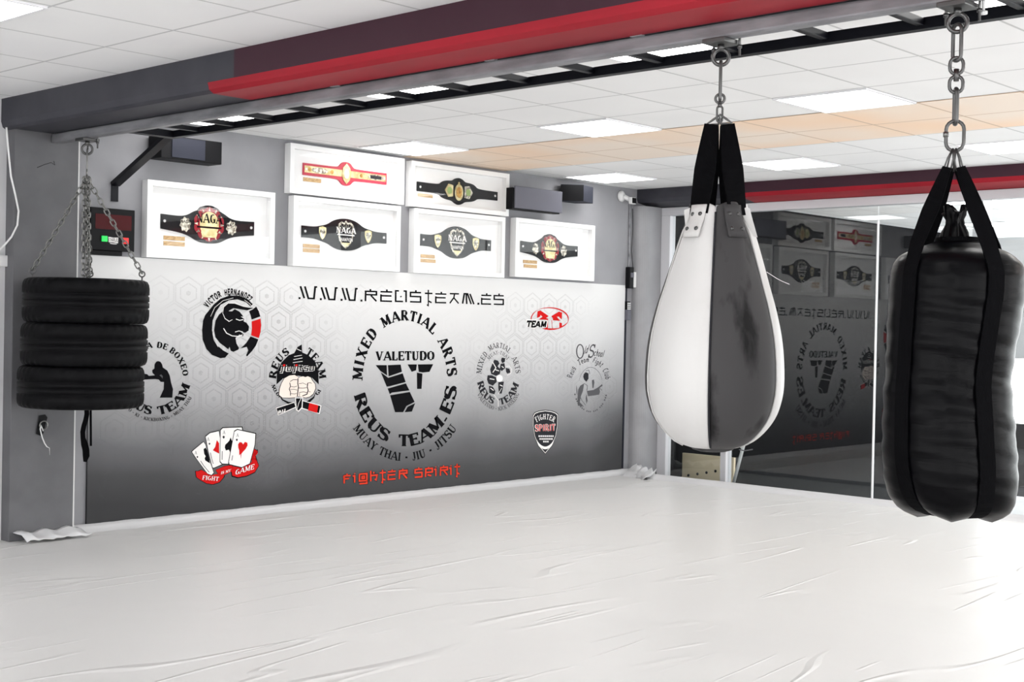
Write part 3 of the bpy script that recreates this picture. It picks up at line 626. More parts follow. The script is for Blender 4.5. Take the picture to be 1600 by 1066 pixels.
# the photo's left and right outlines of the bag, row by row
out = [(378, 1462, 1530), (386, 1440, 1548), (392, 1424, 1566), (400, 1408, 1580), (412, 1398, 1592), (430, 1393, 1598), (460, 1391, 1597), (500, 1389, 1590), (540, 1387, 1583), (580, 1386, 1577), (600, 1384, 1576), (625, 1382, 1578), (660, 1381, 1581), (700, 1380, 1584), (740, 1382, 1586), (765, 1386, 1584), (782, 1392, 1581), (795, 1403, 1574), (804, 1416, 1563), (811, 1434, 1548)]
def projx(p): q = Vector(p)-CAM; return 800+FPX*q.dot(RV)/q.dot(_f)
ALPHAS = [-43, 33, 137, 217]
rows = []
for py, xl, xr in out:
    z = HH(py); x0 = projx(CH+Vector((0, 0, z))); cx = (xl+xr)/2; rows.append((z, (xr-xl)/2*sH*0.985, (cx-x0)*sH))
vs = []; n = 128; rb = random.Random(3)
def strapdist(a):
    return min(abs((a-s+180) % 360-180) for s in ALPHAS)
def interp(rows, K):
    res = []
    for i in range(K+1):
        z = rows[0][0]+(rows[-1][0]-rows[0][0])*i/K
        for p, q in zip(rows, rows[1:]):
            if p[0] >= z-1e-9 >= q[0]-1e-6:
                u = (p[0]-z)/(p[0]-q[0]); res.append((z, p[1]+(q[1]-p[1])*u, p[2]+(q[2]-p[2])*u)); break
    return res
dense = interp(rows, 110)
def lobe_z(a): return 0.026*math.cos(math.radians(min(45, strapdist(a)))*2)
for j, (z, r, off) in enumerate(dense):
    f = j/110
    for k in range(n):
        a = 360*k/n; sd = strapdist(a)
        pinch = math.exp(-(sd/13)**2)*(0.030+0.10*max(0, (f-0.78)/0.22)**1.2)
        wr = 0.0022*math.sin(z*62+math.sin(math.radians(a)*2+z*4)*2.2)*math.exp(-((f-0.55)/0.33)**2)+0.0012*math.sin(z*118+math.radians(a)*3+1)*math.sin(math.radians(a)*2.3+z*7)
        rr = r*(1-pinch)+wr*(0.3 if f < 0.08 else 1)
        p = bpos(CH+RT*off, a, rr, z); p.z += lobe_z(a)*max(0, (f-0.75)/0.25)**2*0.8; vs.append(p)
K = len(dense); fs = [(j*n+k, j*n+(k+1) % n, (j+1)*n+(k+1) % n, (j+1)*n+k) for j in range(K-1) for k in range(n)]
# rounded underside and lid
for s_, (zz, rr_) in enumerate(((0.004, 0.80), (0.012, 0.55), (0.016, 0.25))):
    for k in range(n):
        a = 360*k/n; z, r, off = dense[-1]; sd = strapdist(a)
        p = bpos(CH+RT*off, a, r*rr_*(1-0.2*math.exp(-(sd/14)**2)), z+zz*1.0); p.z += lobe_z(a)*0.8*rr_; vs.append(p)
    b = (K+s_)*n; fs += [(b-n+k, b-n+(k+1) % n, b+(k+1) % n, b+k) for k in range(n)]
fs.append(tuple((K+2)*n+k for k in range(n))); fs.append(tuple(reversed(range(n))))
MB().add(vs, fs, 'bagleather', True).build('bag_body', hb, origin=(XT, yh, HH(400)))
z0 = HH(377); mb = MB(); off = dense[0][2]
mb.lathe([(0.0, 0.012), (0.066, 0.012), (0.072, 0.008), (0.074, -0.030), (0.072, -0.036)], CH+RT*off+Vector((0, 0, z0)), 'strap', 40); mb.build('top_collar', hb)
# gathered neck of the inner sack
mb = MB(); vs = []; n2 = 40; hh = [(0, 0.040), (0.02, 0.036), (0.045, 0.027), (0.062, 0.025), (0.078, 0.032), (0.094, 0.036), (0.10, 0.030)]
for j, (h, r) in enumerate(hh):
    for k in range(n2):
        a = 2*PI*k/n2; rr = r*(1+0.20*math.sin(a*5+j*0.5)+0.1*math.sin(a*11))
        vs.append(CH+RT*(0.004+rr*math.cos(a))+TC*rr*math.sin(a)+Vector((0, 0, z0+0.008+h+(0.014*math.sin(a*3+1) if j > 4 else 0))))
mb.add(vs, [(j*n2+k, j*n2+(k+1) % n2, (j+1)*n2+(k+1) % n2, (j+1)*n2+k) for j in range(6) for k in range(n2)]+[tuple(6*n2+k for k in range(n2))], 'bagleather', True); mb.build('tied_neck', hb)
mb = MB(); ring(mb, CH+RT*0.004+Vector((0, 0, z0+0.064)), (0, 0, 1), 0.028, 0.004, 'strap'); mb.build('neck_tie', hb)
# four straps: from the carabiner over the shoulder and down the sides
zc0 = HH(232); zs0 = HH(262)
for a_, ox in zip(ALPHAS, (-0.022, 0.020, 0.012, -0.012)):
    sg = 1 if abs(a_) < 90 else -1; top = CH+RT*ox+TC*0.012*sg+Vector((0, 0, zs0)); sb = RT*math.cos(math.radians(a_))-TC*math.sin(math.radians(a_)); sb = sb if sb.dot(RT) > 0 else -sb
    pts = []; sds = []; ws = []
    edge = bpos(CH+RT*dense[6][2], a_, dense[6][1]+0.012, dense[6][0]+0.006)
    for i in range(8): pts.append(top.lerp(edge, i/8)); sds.append(RT.lerp(sb, i/8)); ws.append(0.030+0.028*min(1, i/4))
    for j in range(8, K, 2):
        z, r, off = dense[j]; f = j/110; pinch = 0.030+0.10*max(0, (f-0.78)/0.22)**1.2
        p = bpos(CH+RT*off, a_, r*(1-pinch)+0.0065, z); p.z += lobe_z(a_)*max(0, (f-0.75)/0.25)**2*0.8; pts.append(p); sds.append(sb); ws.append(0.056)
    mb = MB(); mb.ribbon(pts, sds, ws, 0.004, 'strap'); mb.build('webbing_strap', hb)
    cb_ = Vector((XT, yh, zc0)); mb = MB()
    for dd in (-0.010, 0.008): mb.tube([cb_+RT*dd*0.5+TC*0.004*sg, cb_.lerp(top, 0.5)+RT*dd, top+RT*dd*1.3-Vector((0, 0, 0.012))], 0.003, 'darkchain', 6)
    mb.build('wire_loop', hb)
# hanging white bolt near the chain
p_ = on_x(1537, 2, 4.32); tag(MB().tube([(4.318, p_.y, 2.556), (4.318, p_.y, 2.47)], 0.006, 'plastic', 10).tube([(4.318, p_.y, 2.472), (4.318, p_.y, 2.462)], 0.014, 'plastic', 12).build('hanging_bolt'), 'single pale bolt hanging from the ladder frame right of the heavy bag chain', 'bolt')

# ------------------------------------------------------------------ things on the mural wall
def belt_shape(kind):
    if kind == 'naga':   # wide belt, scalloped centre
        top = [(-1, .30), (-.62, .26), (-.45, .34), (-.34, .50), (-.24, .60), (-.20, .74), (-.12, .78), (-.06, .84), (.06, .84), (.12, .78), (.20, .74), (.24, .60), (.34, .50), (.45, .34), (.62, .26), (1, .28)]
        bot = [(1, -.34), (.62, -.44), (.42, -.56), (.26, -.76), (.12, -.84), (-.12, -.84), (-.26, -.76), (-.42, -.56), (-.62, -.44), (-1, -.34)]
    elif kind == 'champ':
        top = [(-1, .28), (-.72, .26), (-.55, .36), (-.42, .44), (-.28, .68), (-.12, .80), (.0, .82), (.12, .80), (.28, .68), (.42, .44), (.55, .36), (.72, .26), (1, .26)]
        bot = [(1, -.32), (.72, -.32), (.55, -.44), (.42, -.52), (.28, -.72), (.12, -.84), (-.12, -.84), (-.28, -.72), (-.42, -.52), (-.55, -.44), (-.72, -.32), (-1, -.32)]
    elif kind == 'red':
        top = [(-1, .34), (-.22, .34), (-.16, .44), (-.10, .66), (0, .72), (.10, .66), (.16, .44), (.22, .34), (1, .34)]
        bot = [(1, -.36), (.22, -.36), (.16, -.46), (.10, -.66), (0, -.72), (-.10, -.66), (-.16, -.46), (-.22, -.36), (-1, -.36)]
    else:
        top = [(-1, .30), (-.48, .28), (-.42, .46), (-.32, .58), (-.16, .60), (-.10, .76), (0, .84), (.10, .76), (.16, .60), (.32, .58), (.42, .46), (.48, .28), (1, .26)]
        bot = [(1, -.28), (.48, -.30), (.42, -.46), (.30, -.56), (.16, -.60), (.10, -.74), (0, -.84), (-.10, -.74), (-.16, -.60), (-.30, -.56), (-.42, -.46), (-.48, -.28), (-1, -.28)]
    return top+bot
def smooth_poly(P, it=1):
    for _ in range(it):
        Q = []
        for a, b in zip(P, P[1:]+P[:1]):
            if abs(a[0]) == 1 and abs(b[0]) == 1: Q += [a, b]; continue
            if abs(a[0]) == 1: Q += [(a[0]*.25+b[0]*.75, a[1]*.25+b[1]*.75)]; continue
            if abs(b[0]) == 1: Q += [(a[0]*.75+b[0]*.25, a[1]*.75+b[1]*.25)]; continue
            Q += [(a[0]*.75+b[0]*.25, a[1]*.75+b[1]*.25), (a[0]*.25+b[0]*.75, a[1]*.25+b[1]*.75)]
        P = Q
    return P
def ell(cx, cy, rx, ry, n=28, a0=0, a1=360): return [(cx+rx*math.cos(math.radians(a0+(a1-a0)*i/n)), cy+ry*math.sin(math.radians(a0+(a1-a0)*i/n))) for i in range(n if a1-a0 == 360 else n+1)]

# ------------------------------------------------------------------ lettering: strokes on a unit-high body
def arcp(cx, cy, rx, ry, a0, a1, n=10): return [(cx+rx*math.cos(math.radians(a0+(a1-a0)*i/n)), cy+ry*math.sin(math.radians(a0+(a1-a0)*i/n))) for i in range(n+1)]
# glyph: width, [(weight, points)], serif spots ; weight 1 thick, 0 thin
GL = {
 'A': (.92, [(0, [(.04, 0), (.44, 1)]), (1, [(.46, 1), (.86, 0)]), (0, [(.2, .33), (.7, .33)])], [(.06, 0), (.86, 0)]),
 'B': (.78, [(1, [(.16, 0), (.16, 1)]), (0, [(.1, .97), (.42, .97)]+arcp(.42, .75, .24, .22, 90, -90, 6)+[(.16, .53)]), (1, [(.6, .85), (.6, .66)]), (0, [(.42, .53)]+arcp(.42, .28, .28, .25, 90, -90, 6)+[(.1, .03)]), (1, [(.64, .38), (.64, .18)])], []),
 'C': (.8, [(1, arcp(.46, .5, .34, .45, 125, 235, 8)), (0, arcp(.46, .5, .34, .45, 60, 125, 5)), (0, arcp(.46, .5, .34, .45, 235, 305, 5)), (0, [(.7, .98), (.7, .68)])], []),
 'D': (.84, [(1, [(.16, 0), (.16, 1)]), (0, [(.1, .97), (.4, .97)]+arcp(.4, .5, .33, .47, 90, 55, 3)), (1, arcp(.4, .5, .33, .44, 60, -60, 8)), (0, arcp(.4, .5, .33, .47, -55, -90, 3)+[(.1, .03)])], []),
 'E': (.74, [(1, [(.16, 0), (.16, 1)]), (0, [(.06, .96), (.66, .96), (.66, .76)]), (0, [(.16, .52), (.52, .52)]), (0, [(.52, .42), (.52, .62)]), (0, [(.06, .04), (.68, .04), (.68, .26)])], []),
 'F': (.70, [(1, [(.16, 0), (.16, 1)]), (0, [(.06, .96), (.66, .96), (.66, .74)]), (0, [(.16, .52), (.52, .52)])], [(.16, 0)]),
 'G': (.84, [(1, arcp(.46, .5, .34, .45, 125, 235, 8)), (0, arcp(.46, .5, .34, .45, 60, 125, 5)), (0, arcp(.46, .5, .34, .45, 235, 300, 5)), (1, [(.68, .05), (.68, .42)]), (0, [(.5, .42), (.82, .42)])], []),
 'H': (.9, [(1, [(.18, 0), (.18, 1)]), (1, [(.72, 0), (.72, 1)]), (0, [(.18, .5), (.72, .5)])], [(.18, 0), (.18, 1), (.72, 0), (.72, 1)]),
 'I': (.4, [(1, [(.2, 0), (.2, 1)])], [(.2, 0), (.2, 1)]),
 'J': (.55, [(1, [(.36, 1), (.36, .2)]), (0, [(.36, .2), (.28, .03), (.1, .04), (.06, .2)])], [(.36, 1)]),
 'K': (.86, [(1, [(.18, 0), (.18, 1)]), (0, [(.72, .98), (.24, .42)]), (1, [(.4, .58), (.76, 0)])], [(.18, 0), (.18, 1), (.72, 1), (.74, 0)]),
 'L': (.7, [(1, [(.18, 0), (.18, 1)]), (0, [(.06, .04), (.64, .04), (.64, .28)])], [(.18, 1)]),
 'M': (1.06, [(0, [(.16, 0), (.16, 1)]), (1, [(.18, 1), (.52, .12)]), (0, [(.52, .12), (.86, 1)]), (1, [(.88, 0), (.88, 1)])], [(.14, 0), (.88, 0), (.12, 1), (.92, 1)]),
 'N': (.92, [(0, [(.16, 0), (.16, 1)]), (1, [(.16, .98), (.76, .02)]), (0, [(.76, 0), (.76, 1)])], [(.16, 0), (.16, 1), (.76, 1)]),
 'O': (.88, [(1, arcp(.44, .5, .32, .46, 130, 230, 8)), (1, arcp(.44, .5, .32, .46, -50, 50, 8)), (0, arcp(.44, .5, .32, .46, 45, 135, 6)), (0, arcp(.44, .5, .32, .46, 225, 315, 6))], []),
 'P': (.76, [(1, [(.18, 0), (.18, 1)]), (0, [(.08, .97), (.42, .97)]+arcp(.42, .71, .26, .26, 90, -90, 8)+[(.18, .45)]), (1, [(.62, .84), (.62, .6)])], [(.18, 0)]),
 'R': (.86, [(1, [(.18, 0), (.18, 1)]), (0, [(.08, .97), (.42, .97)]+arcp(.42, .73, .26, .24, 90, -90, 8)+[(.18, .49)]), (1, [(.62, .84), (.62, .62)]), (1, [(.42, .48), (.76, .02)])], [(.18, 0), (.78, 0)]),
 'S': (.72, [(0, arcp(.36, .73, .26, .24, 25, 130, 6)), (1, arcp(.36, .73, .26, .24, 130, 215, 5)+[(.5, .48)]+arcp(.36, .27, .27, .24, 35, -40, 5)), (0, arcp(.36, .27, .27, .24, -40, -155, 6)), (0, [(.62, .98), (.62, .72)]), (0, [(.09, .02), (.09, .28)])], []),
 'T': (.8, [(1, [(.4, 0), (.4, 1)]), (0, [(.06, .74), (.06, .96), (.74, .96), (.74, .74)])], [(.4, 0)]),
 'U': (.86, [(1, [(.18, 1), (.18, .34)]+arcp(.43, .32, .25, .28, 180, 250, 4)), (0, arcp(.43, .32, .25, .28, 250, 360, 6)+[(.68, 1)])], [(.18, 1), (.68, 1)]),
 'V': (.88, [(1, [(.12, 1), (.44, .02)]), (0, [(.44, .02), (.76, 1)])], [(.12, 1), (.76, 1)]),
 'W': (1.2, [(1, [(.1, 1), (.36, .02)]), (0, [(.36, .02), (.58, .9)]), (1, [(.58, .9), (.84, .02)]), (0, [(.84, .02), (1.08, 1)])], [(.1, 1), (1.08, 1)]),
 'X': (.88, [(1, [(.14, 1), (.74, 0)]), (0, [(.72, 1), (.14, 0)])], [(.14, 0), (.14, 1), (.74, 0), (.74, 1)]),
 'Y': (.84, [(1, [(.12, 1), (.42, .48)]), (0, [(.72, 1), (.42, .48)]), (1, [(.42, .5), (.42, 0)])], [(.12, 1), (.72, 1), (.42, 0)]),
 'Z': (.78, [(0, [(.1, .76), (.1, .96), (.66, .96)]), (1, [(.64, .96), (.12, .04)]), (0, [(.12, .04), (.68, .04), (.68, .26)])], []),
 '1': (.4, [(1, [(.2, 0), (.2, 1)]), (0, [(.2, .98), (.05, .82)])], [(.2, 0)]),
 '-': (.5, [(1, [(.1, .45), (.4, .45)])], []), '.': (.32, [(1, [(.14, .02), (.14, .16)])], []), ' ': (.42, [], []),
}
LOW = {  # slanted lower-case for the small logotype
 'j': (.35, [[(.25, .7), (.25, -.2), (.0, -.2)], [(.25, .85), (.25, .98)]]), 'i': (.3, [[(.15, 0), (.15, .7)], [(.15, .85), (.15, .98)]]),
 'u': (.62, [[(.1, .7), (.1, .05), (.5, .05)], [(.5, .7), (.5, 0)]]), 't': (.45, [[(.15, .95), (.15, .05), (.4, .05)], [(.0, .68), (.4, .68)]]),
 's': (.58, [[(.5, .66), (.1, .66), (.1, .36), (.5, .36), (.5, .04), (.08, .04)]]),
 'l': (.3, [[(.15, 0), (.15, 1)]]), 'd': (.6, [arcp(.25, .3, .2, .28, 0, 360, 12), [(.47, 1), (.47, 0)]]), 'c': (.5, [arcp(.26, .3, .2, .28, 50, 310, 10)]),
 'h': (.56, [[(.1, 0), (.1, 1)], [(.1, .4), (.28, .62), (.42, .5), (.42, 0)]]), 'o': (.54, [arcp(.26, .3, .2, .28, 0, 360, 12)]), 'e': (.52, [[(.08, .32), (.44, .36)]+arcp(.26, .3, .2, .28, 20, 310, 10)]),
 'a': (.56, [arcp(.24, .3, .19, .28, 0, 360, 12), [(.45, .6), (.45, 0)]]), 'm': (.8, [[(.1, 0), (.1, .6)], [(.1, .4), (.24, .6), (.36, .5), (.36, 0)], [(.36, .4), (.52, .6), (.66, .5), (.66, 0)]]),
 'g': (.54, [arcp(.24, .3, .19, .28, 0, 360, 12), [(.44, .6), (.44, -.2), (.2, -.32), (.06, -.2)]]), 'b': (.56, [[(.1, 1), (.1, 0)], arcp(.3, .3, .2, .28, 0, 360, 12)]),
}
JP = {
 'W': (1.1, [[(0, 1), (.26, .06)], [(.3, 1), (.54, .06), (.92, .06), (1.0, .98), (1.14, .98)]]),
 'R': (.95, [[(.02, .84), (.92, .84), (.92, .56), (.12, .56)], [(.46, 1.04), (.46, .84)], [(.1, .84), (.08, 0)], [(.5, .5), (.92, .02)]]),
 'E': (.92, [[(.0, .84), (.92, .84)], [(.5, 1.04), (.5, .84)], [(.86, .5), (.0, .5)], [(.04, .62), (.04, .05), (.9, .05)]]),
 'U': (.9, [[(.3, .94), (.04, .94), (.04, .05), (.62, .05)], [(.86, 1), (.86, 0)], [(.66, .94), (.86, .94)], [(.42, .5), (.48, .42)]]),
 'S': (.92, [[(.0, .84), (.92, .84)], [(.5, 1.04), (.5, .84)], [(.06, .84), (.06, .5), (.88, .5), (.88, .05), (.02, .05)]]),
 'T': (.78, [[(.0, .8), (.78, .8)], [(.36, 1.1), (.36, -.24), (.22, -.16)], [(.4, .14), (.7, .02)]]),
 'A': (.9, [[(.0, .9), (.9, .9)], [(.46, .88), (.4, .55), (.0, .02)], [(.42, .5), (.86, .02)]]),
 'M': (.95, [[(.0, .02), (.14, .94), (.4, .94), (.7, .0)], [(.6, .94), (.92, .0)], [(.3, .9), (.34, .0)]]),
 '.': (.25, [[(.08, .0), (.16, .08)]]),
 'F': (.8, [[(.0, .6), (.08, .78), (.8, .78)], [(.4, 1.0), (.4, .78)], [(.08, .78), (.08, 0)], [(.1, .48), (.62, .48)]]),
 'I': (.4, [[(.0, .7), (.22, .7), (.22, .0)], [(.2, .98), (.24, .9)]]), 'G': (.9, [[(.06, .84), (.06, .12), (.84, .12), (.84, .84), (.06, .84)], [(.34, .6), (.34, .36), (.58, .36), (.58, .6), (.34, .6)], [(.84, .12), (.84, -.16), (.06, -.16)]]),
 'H': (.8, [[(.06, 1.1), (.06, 0)], [(.06, .6), (.76, .6), (.66, .1), (.5, .2)], [(.4, .95), (.4, .8)]]), 'P': (.85, [[(.0, .84), (.82, .84), (.82, .46), (.1, .46)], [(.1, .84), (.06, 0)], [(.4, 1.0), (.4, .86)], [(.3, .2), (.7, .08)]]),
 ' ': (.6, []),
}
def strokepoly(pts, w0, w1=None):
    """outline of a polyline with (horizontal) weight; returns quads"""
    w1 = w0 if w1 is None else w1; qs = []; n = len(pts); off = []
    for i in range(n):
        a = pts[max(i-1, 0)]; b = pts[min(i+1, n-1)]; c = pts[i]
        if 0 < i < n-1:
            d1 = Vector((c[0]-a[0], c[1]-a[1])); d2 = Vector((b[0]-c[0], b[1]-c[1]))
            if d1.length < 1e-6: d1 = d2
            if d2.length < 1e-6: d2 = d1
            d1.normalize(); d2.normalize(); t = (d1+d2)
            t = t.normalized() if t.length > 1e-4 else d1; sc = min(1.6, 1/max(0.4, t.dot(d1)))
        else: t = Vector((b[0]-a[0], b[1]-a[1])); t = t.normalized() if t.length > 0 else Vector((1, 0)); sc = 1
        w = w0/2*sc; off.append(((c[0]-t.y*w, c[1]+t.x*w), (c[0]+t.y*w, c[1]-t.x*w)))
    return [[off[i][0], off[i+1][0], off[i+1][1], off[i][1]] for i in range(n-1)]
def glyph_quads(ch, style, T=None):
    if style == 'jp': w, st = JP[ch]; ext = T or .13; return w, [q for p in st for q in strokepoly(p, ext)]
    if style == 'low':
        if ch in LOW: w, st = LOW[ch]; return w, [q for p in st for q in strokepoly([(x+y*.12, y) for x, y in p], T or .12)]
        w, st, sf = GL[ch]; return w, [q for _, p in st for q in strokepoly([(x+y*.12, y) for x, y in p], (T or .12))]
    w, st, sf = GL[ch]; qs = []
    if style == 'serif':
        for k, p in st: qs += strokepoly(p, (T or .28) if k else (T or .28)*.46)
        for x, y in sf: h = .08; y0 = 0 if y == 0 else 1-h; qs.append([(x-.17, y0), (x+.17, y0), (x+.17, y0+h), (x-.17, y0+h)])
    else:
        for k, p in st: qs += strokepoly(p, T or .17)
    return w, qs
def text_line(mb, s, P0, P1, h, fn, d, m, style='serif', T=None, slant=0.0, up=None, pad=.08):
    """set s between two points (v grows downwards in the measured frame)"""
    gs = [glyph_quads(c, style, T) for c in s]; tot = sum(w+pad for w, _ in gs)-pad; dx, dy = P1[0]-P0[0], P1[1]-P0[1]; x = 0
    ux, uy = up if up else (0, -h)
    for w, qs in gs:
        for q in qs:
            pp = []
            for a, b in q: t = (x+a)/tot; pp.append((P0[0]+dx*t+ux*b+slant*b*h, P0[1]+dy*t+uy*b))
            mb.add([fn(u, v, d) for u, v in pp], [(0, 1, 2, 3)], m)
        x += w+pad
def text_arc(mb, s, c, rx, ry, a0, a1, h, fn, d, m, style='serif', T=None, inward=False, pad=.1):
    """letters along an ellipse from angle a0 to a1 (degrees, counter-clockwise from the right); inward: heads point to the centre"""
    gs = [glyph_quads(ch, style, T) for ch in s]; tot = sum(w+pad for w, _ in gs)-pad; x = 0
    for w, qs in gs:
        mid = (x+w/2)/tot; a = math.radians(a0+(a1-a0)*mid); da = math.radians(a1-a0)/tot
        bx, by = c[0]+rx*math.cos(a), c[1]-ry*math.sin(a)
        tx, ty = -rx*math.sin(a)*da, -ry*math.cos(a)*da
        nx, ny = math.cos(a), -math.sin(a); sg = -1 if inward else 1
        nx, ny = nx*h*sg, ny*h*sg
        for q in qs:
            mb.add([fn(bx+tx*(u-w/2)+nx*v, by+ty*(u-w/2)+ny*v, d) for u, v in q], [(0, 1, 2, 3)], m)
        x += w+pad

# ------------------------------------------------------------------ framed championship belts
def framed(x0, x1, z0, z1, flab, blab, kind, cfx, cfy, hw, hs, plaques):
    cx, cz = (x0+x1)/2, (z0+z1)/2; t = empty('shadow_box_frame', (cx, YW-0.002, cz), flab, 'display frame', 'white shadow box frames on the wall')
    w = 0.038; mb = MB(); yf, yb_ = 7.98, YW-0.002
    for a, b in (((x0, z0), (x1, z0+w)), ((x0, z1-w), (x1, z1)), ((x0, z0+w), (x0+w, z1-w)), ((x1-w, z0+w), (x1, z1-w))): mb.box((a[0], yf, a[1]), (b[0], yb_, b[1]), 'white')
    mb.build('moulding', t)
    MB().box((x0+w, 8.03, z0+w), (x1-w, 8.046, z1-w), 'board').build('backing_board', t)
    MB().box((x0+w, 7.987, z0+w), (x1-w, 7.990, z1-w), 'pane').build('glass_pane', t)
    W_, H_ = x1-x0, z1-z0
    for (fx0, fx1, fy0, fy1) in plaques:
        a = (x0+W_*fx0, z1-H_*fy1); b = (x0+W_*fx1, z1-H_*fy0)
        pl = MB().box((a[0], 8.026, a[1]), (b[0], 8.0299, b[1]), 'brass').build('caption_plaque', t, bevel=0.0008)
    bx, bz = x0+W_*cfx, z1-H_*cfy; b = empty('championship_belt', (bx, 8.02, bz), blab, 'championship belt', 'championship belts in the frames')
    F = lambda u, v, d: (bx+u, 8.0299-d, bz+v)
    P = [(x*hw, y*hs) for x, y in smooth_poly(belt_shape(kind), 2)]
    mb = MB(); mb.prism(P, F, 0.0, 0.010, 'redleather' if kind == 'red' else 'leather'); bs_ = mb.build('strap', b, bevel=0.003)
    if kind == 'naga':
        mp = MB(); pts = []
        for i in range(40): a = 2*PI*i/40; r = 1+0.10*abs(math.sin(a*5)); pts.append((r*.70*hs*math.cos(a)*1.05, r*.70*hs*math.sin(a)))
        mp.prism(pts, F, 0.010, 0.0125, 'red'); 
        for i in range(12):
            a = 2*PI*i/12; mp.flat([(hs*.60*math.cos(a-.1), hs*.60*math.sin(a-.1)), (hs*.78*math.cos(a), hs*.78*math.sin(a)), (hs*.60*math.cos(a+.1), hs*.60*math.sin(a+.1))], F, 0.0131, 'silver')
        mp.prism(ell(0, 0, hs*.50, hs*.56), F, 0.0125, 0.0145, 'gold')
        mp.flat([(-.64*hs, -.18*hs), (.64*hs, -.18*hs), (.64*hs, -.10*hs), (-.64*hs, -.10*hs)], F, 0.0148, 'ink')
        text_line(mp, 'NAGA', (-.66*hs, .06*hs), (.66*hs, .06*hs), -.40*hs, lambda u, v, d: F(u, v, d), 0.0152, 'ink', 'serif', .24)
        mp.prism([(-.36*hs, -.58*hs), (.36*hs, -.58*hs), (.44*hs, -.34*hs), (0, -.44*hs), (-.44*hs, -.34*hs)], F, 0.0145, 0.0155, 'gold'); mp.build('main_plate', b)
        for sx in (-.56, .54):
            mp = MB(); pts = []
            for i in range(32): a = 2*PI*i/32; r = 1+.12*math.sin(a*8); pts.append((sx*hw*.9+r*.26*hs*math.cos(a), -.08*hs+r*.30*hs*math.sin(a)))
            mp.prism(pts, F, 0.010, 0.013, 'silver'); text_line(mp, 'NAGA', (sx*hw*.9-.24*hs, -.02*hs), (sx*hw*.9+.24*hs, -.02*hs), -.13*hs, F, 0.0134, 'ink', 'sans', .2); mp.build('side_plate', b)
    elif kind == 'champ':
        mp = MB(); sh = [(-.52, .30), (-.50, .50), (-.30, .66), (-.12, .60), (0, .72), (.12, .60), (.30, .66), (.50, .50), (.52, .30), (.46, -.20), (.30, -.52), (0, -.74), (-.30, -.52), (-.46, -.20)]
        mp.prism([(x*hs*1.02, y*hs) for x, y in sh], F, 0.010, 0.0135, 'silver'); mp.flat([(x*hs*.84, y*hs*.84) for x, y in sh], F, 0.0138, 'ink')
        for i in range(7): a = math.radians(35+i*18); mp.flat([(hs*.28*math.cos(a-.06), hs*.28*math.sin(a-.06)+.05*hs), (hs*.62*math.cos(a), hs*.62*math.sin(a)), (hs*.28*math.cos(a+.06), hs*.28*math.sin(a+.06)+.05*hs)], F, 0.0141, 'silver')
        text_line(mp, 'NAGA', (-.66*hs, .06*hs), (.66*hs, .06*hs), -.30*hs, F, 0.0148, 'inkw', 'serif', .26)
        mp.flat([(-.6*hs, -.06*hs), (.6*hs, -.06*hs), (.56*hs, .0), (-.56*hs, .0)], F, 0.0145, 'inkw')
        text_line(mp, 'CHAMPION', (-.46*hs, -.36*hs), (.46*hs, -.36*hs), -.18*hs, F, 0.0145, 'inkw', 'sans', .2)
        mp.flat([(-.30*hs, -.44*hs), (.30*hs, -.44*hs), (0, -.66*hs)], F, 0.0143, 'gold'); mp.build('main_plate', b)
        for sx in (-.54, .54):
            mp = MB(); sd = [(-.22, .26), (0, .32), (.22, .26), (.22, .0), (.12, -.24), (0, -.36), (-.12, -.24), (-.22, .0)]
            mp.prism([(sx*hw+x*hs*1.05, y*hs) for x, y in sd], F, 0.010, 0.0135, 'gold'); mp.flat([(sx*hw+x*hs*.7, y*hs*.7-.02*hs) for x, y in sd], F, 0.0138, 'silver'); text_line(mp, 'NAGA', (sx*hw-.18*hs, .0), (sx*hw+.18*hs, .0), -.10*hs, F, 0.0142, 'ink', 'sans', .2); mp.build('side_plate', b)
    elif kind == 'red':
        mp = MB(); mp.prism([(-.97*hw, -.20*hs), (.97*hw, -.20*hs), (.97*hw, .20*hs), (-.97*hw, .20*hs)], F, 0.010, 0.0115, 'gold'); 
        for sx in (-.62, .72): mp.prism(ell(sx*hw, 0, hs*.62, hs*.17), F, 0.0115, 0.013, 'silver')
        for sx in (-.86, -.34, .36): mp.prism(ell(sx*hw, 0, hs*.12, hs*.12, 14), F, 0.0115, 0.0125, 'bronze')
        mp.flat([(.58*hw, -.10*hs), (.86*hw, -.10*hs), (.86*hw, .10*hs), (.58*hw, .10*hs)], F, 0.0134, 'ink2')
        mp.build('side_plate', b)
        mp = MB(); mp.prism([(0, .62*hs), (.12*hs, .50*hs), (.28*hs, .34*hs), (.32*hs, .0), (.28*hs, -.34*hs), (.12*hs, -.50*hs), (0, -.62*hs), (-.12*hs, -.50*hs), (-.28*hs, -.34*hs), (-.32*hs, 0), (-.28*hs, .34*hs), (-.12*hs, .5*hs)], F, 0.0115, 0.0155, 'gold')
        mp.prism(ell(0, 0, hs*.2, hs*.3), F, 0.0155, 0.017, 'inkf'); mp.build('main_plate', b)
    else:
        mp = MB(); mp.prism(ell(0, -.06*hs, hs*.36, hs*.50), F, 0.010, 0.0145, 'gold'); mp.prism(ell(0, -.06*hs, hs*.24, hs*.34), F, 0.0145, 0.016, 'bronze'); mp.prism(ell(0, .50*hs, hs*.08, hs*.08, 12), F, .010, .013, 'gold'); mp.build('main_plate', b)
        for sx, mm in ((-1, 'gold'), (1, 'silver')):
            mp = MB(); c_ = sx*.80*hs; mp.prism([(c_-sx*.30*hs, .34*hs), (c_+sx*.10*hs, .40*hs), (c_+sx*.40*hs, .0), (c_+sx*.10*hs, -.40*hs), (c_-sx*.30*hs, -.34*hs)], F, 0.010, 0.014, mm); mp.prism(ell(c_, 0, hs*.2, hs*.22, 18), F, 0.014, 0.0155, 'green_enamel'); mp.build('side_plate', b)
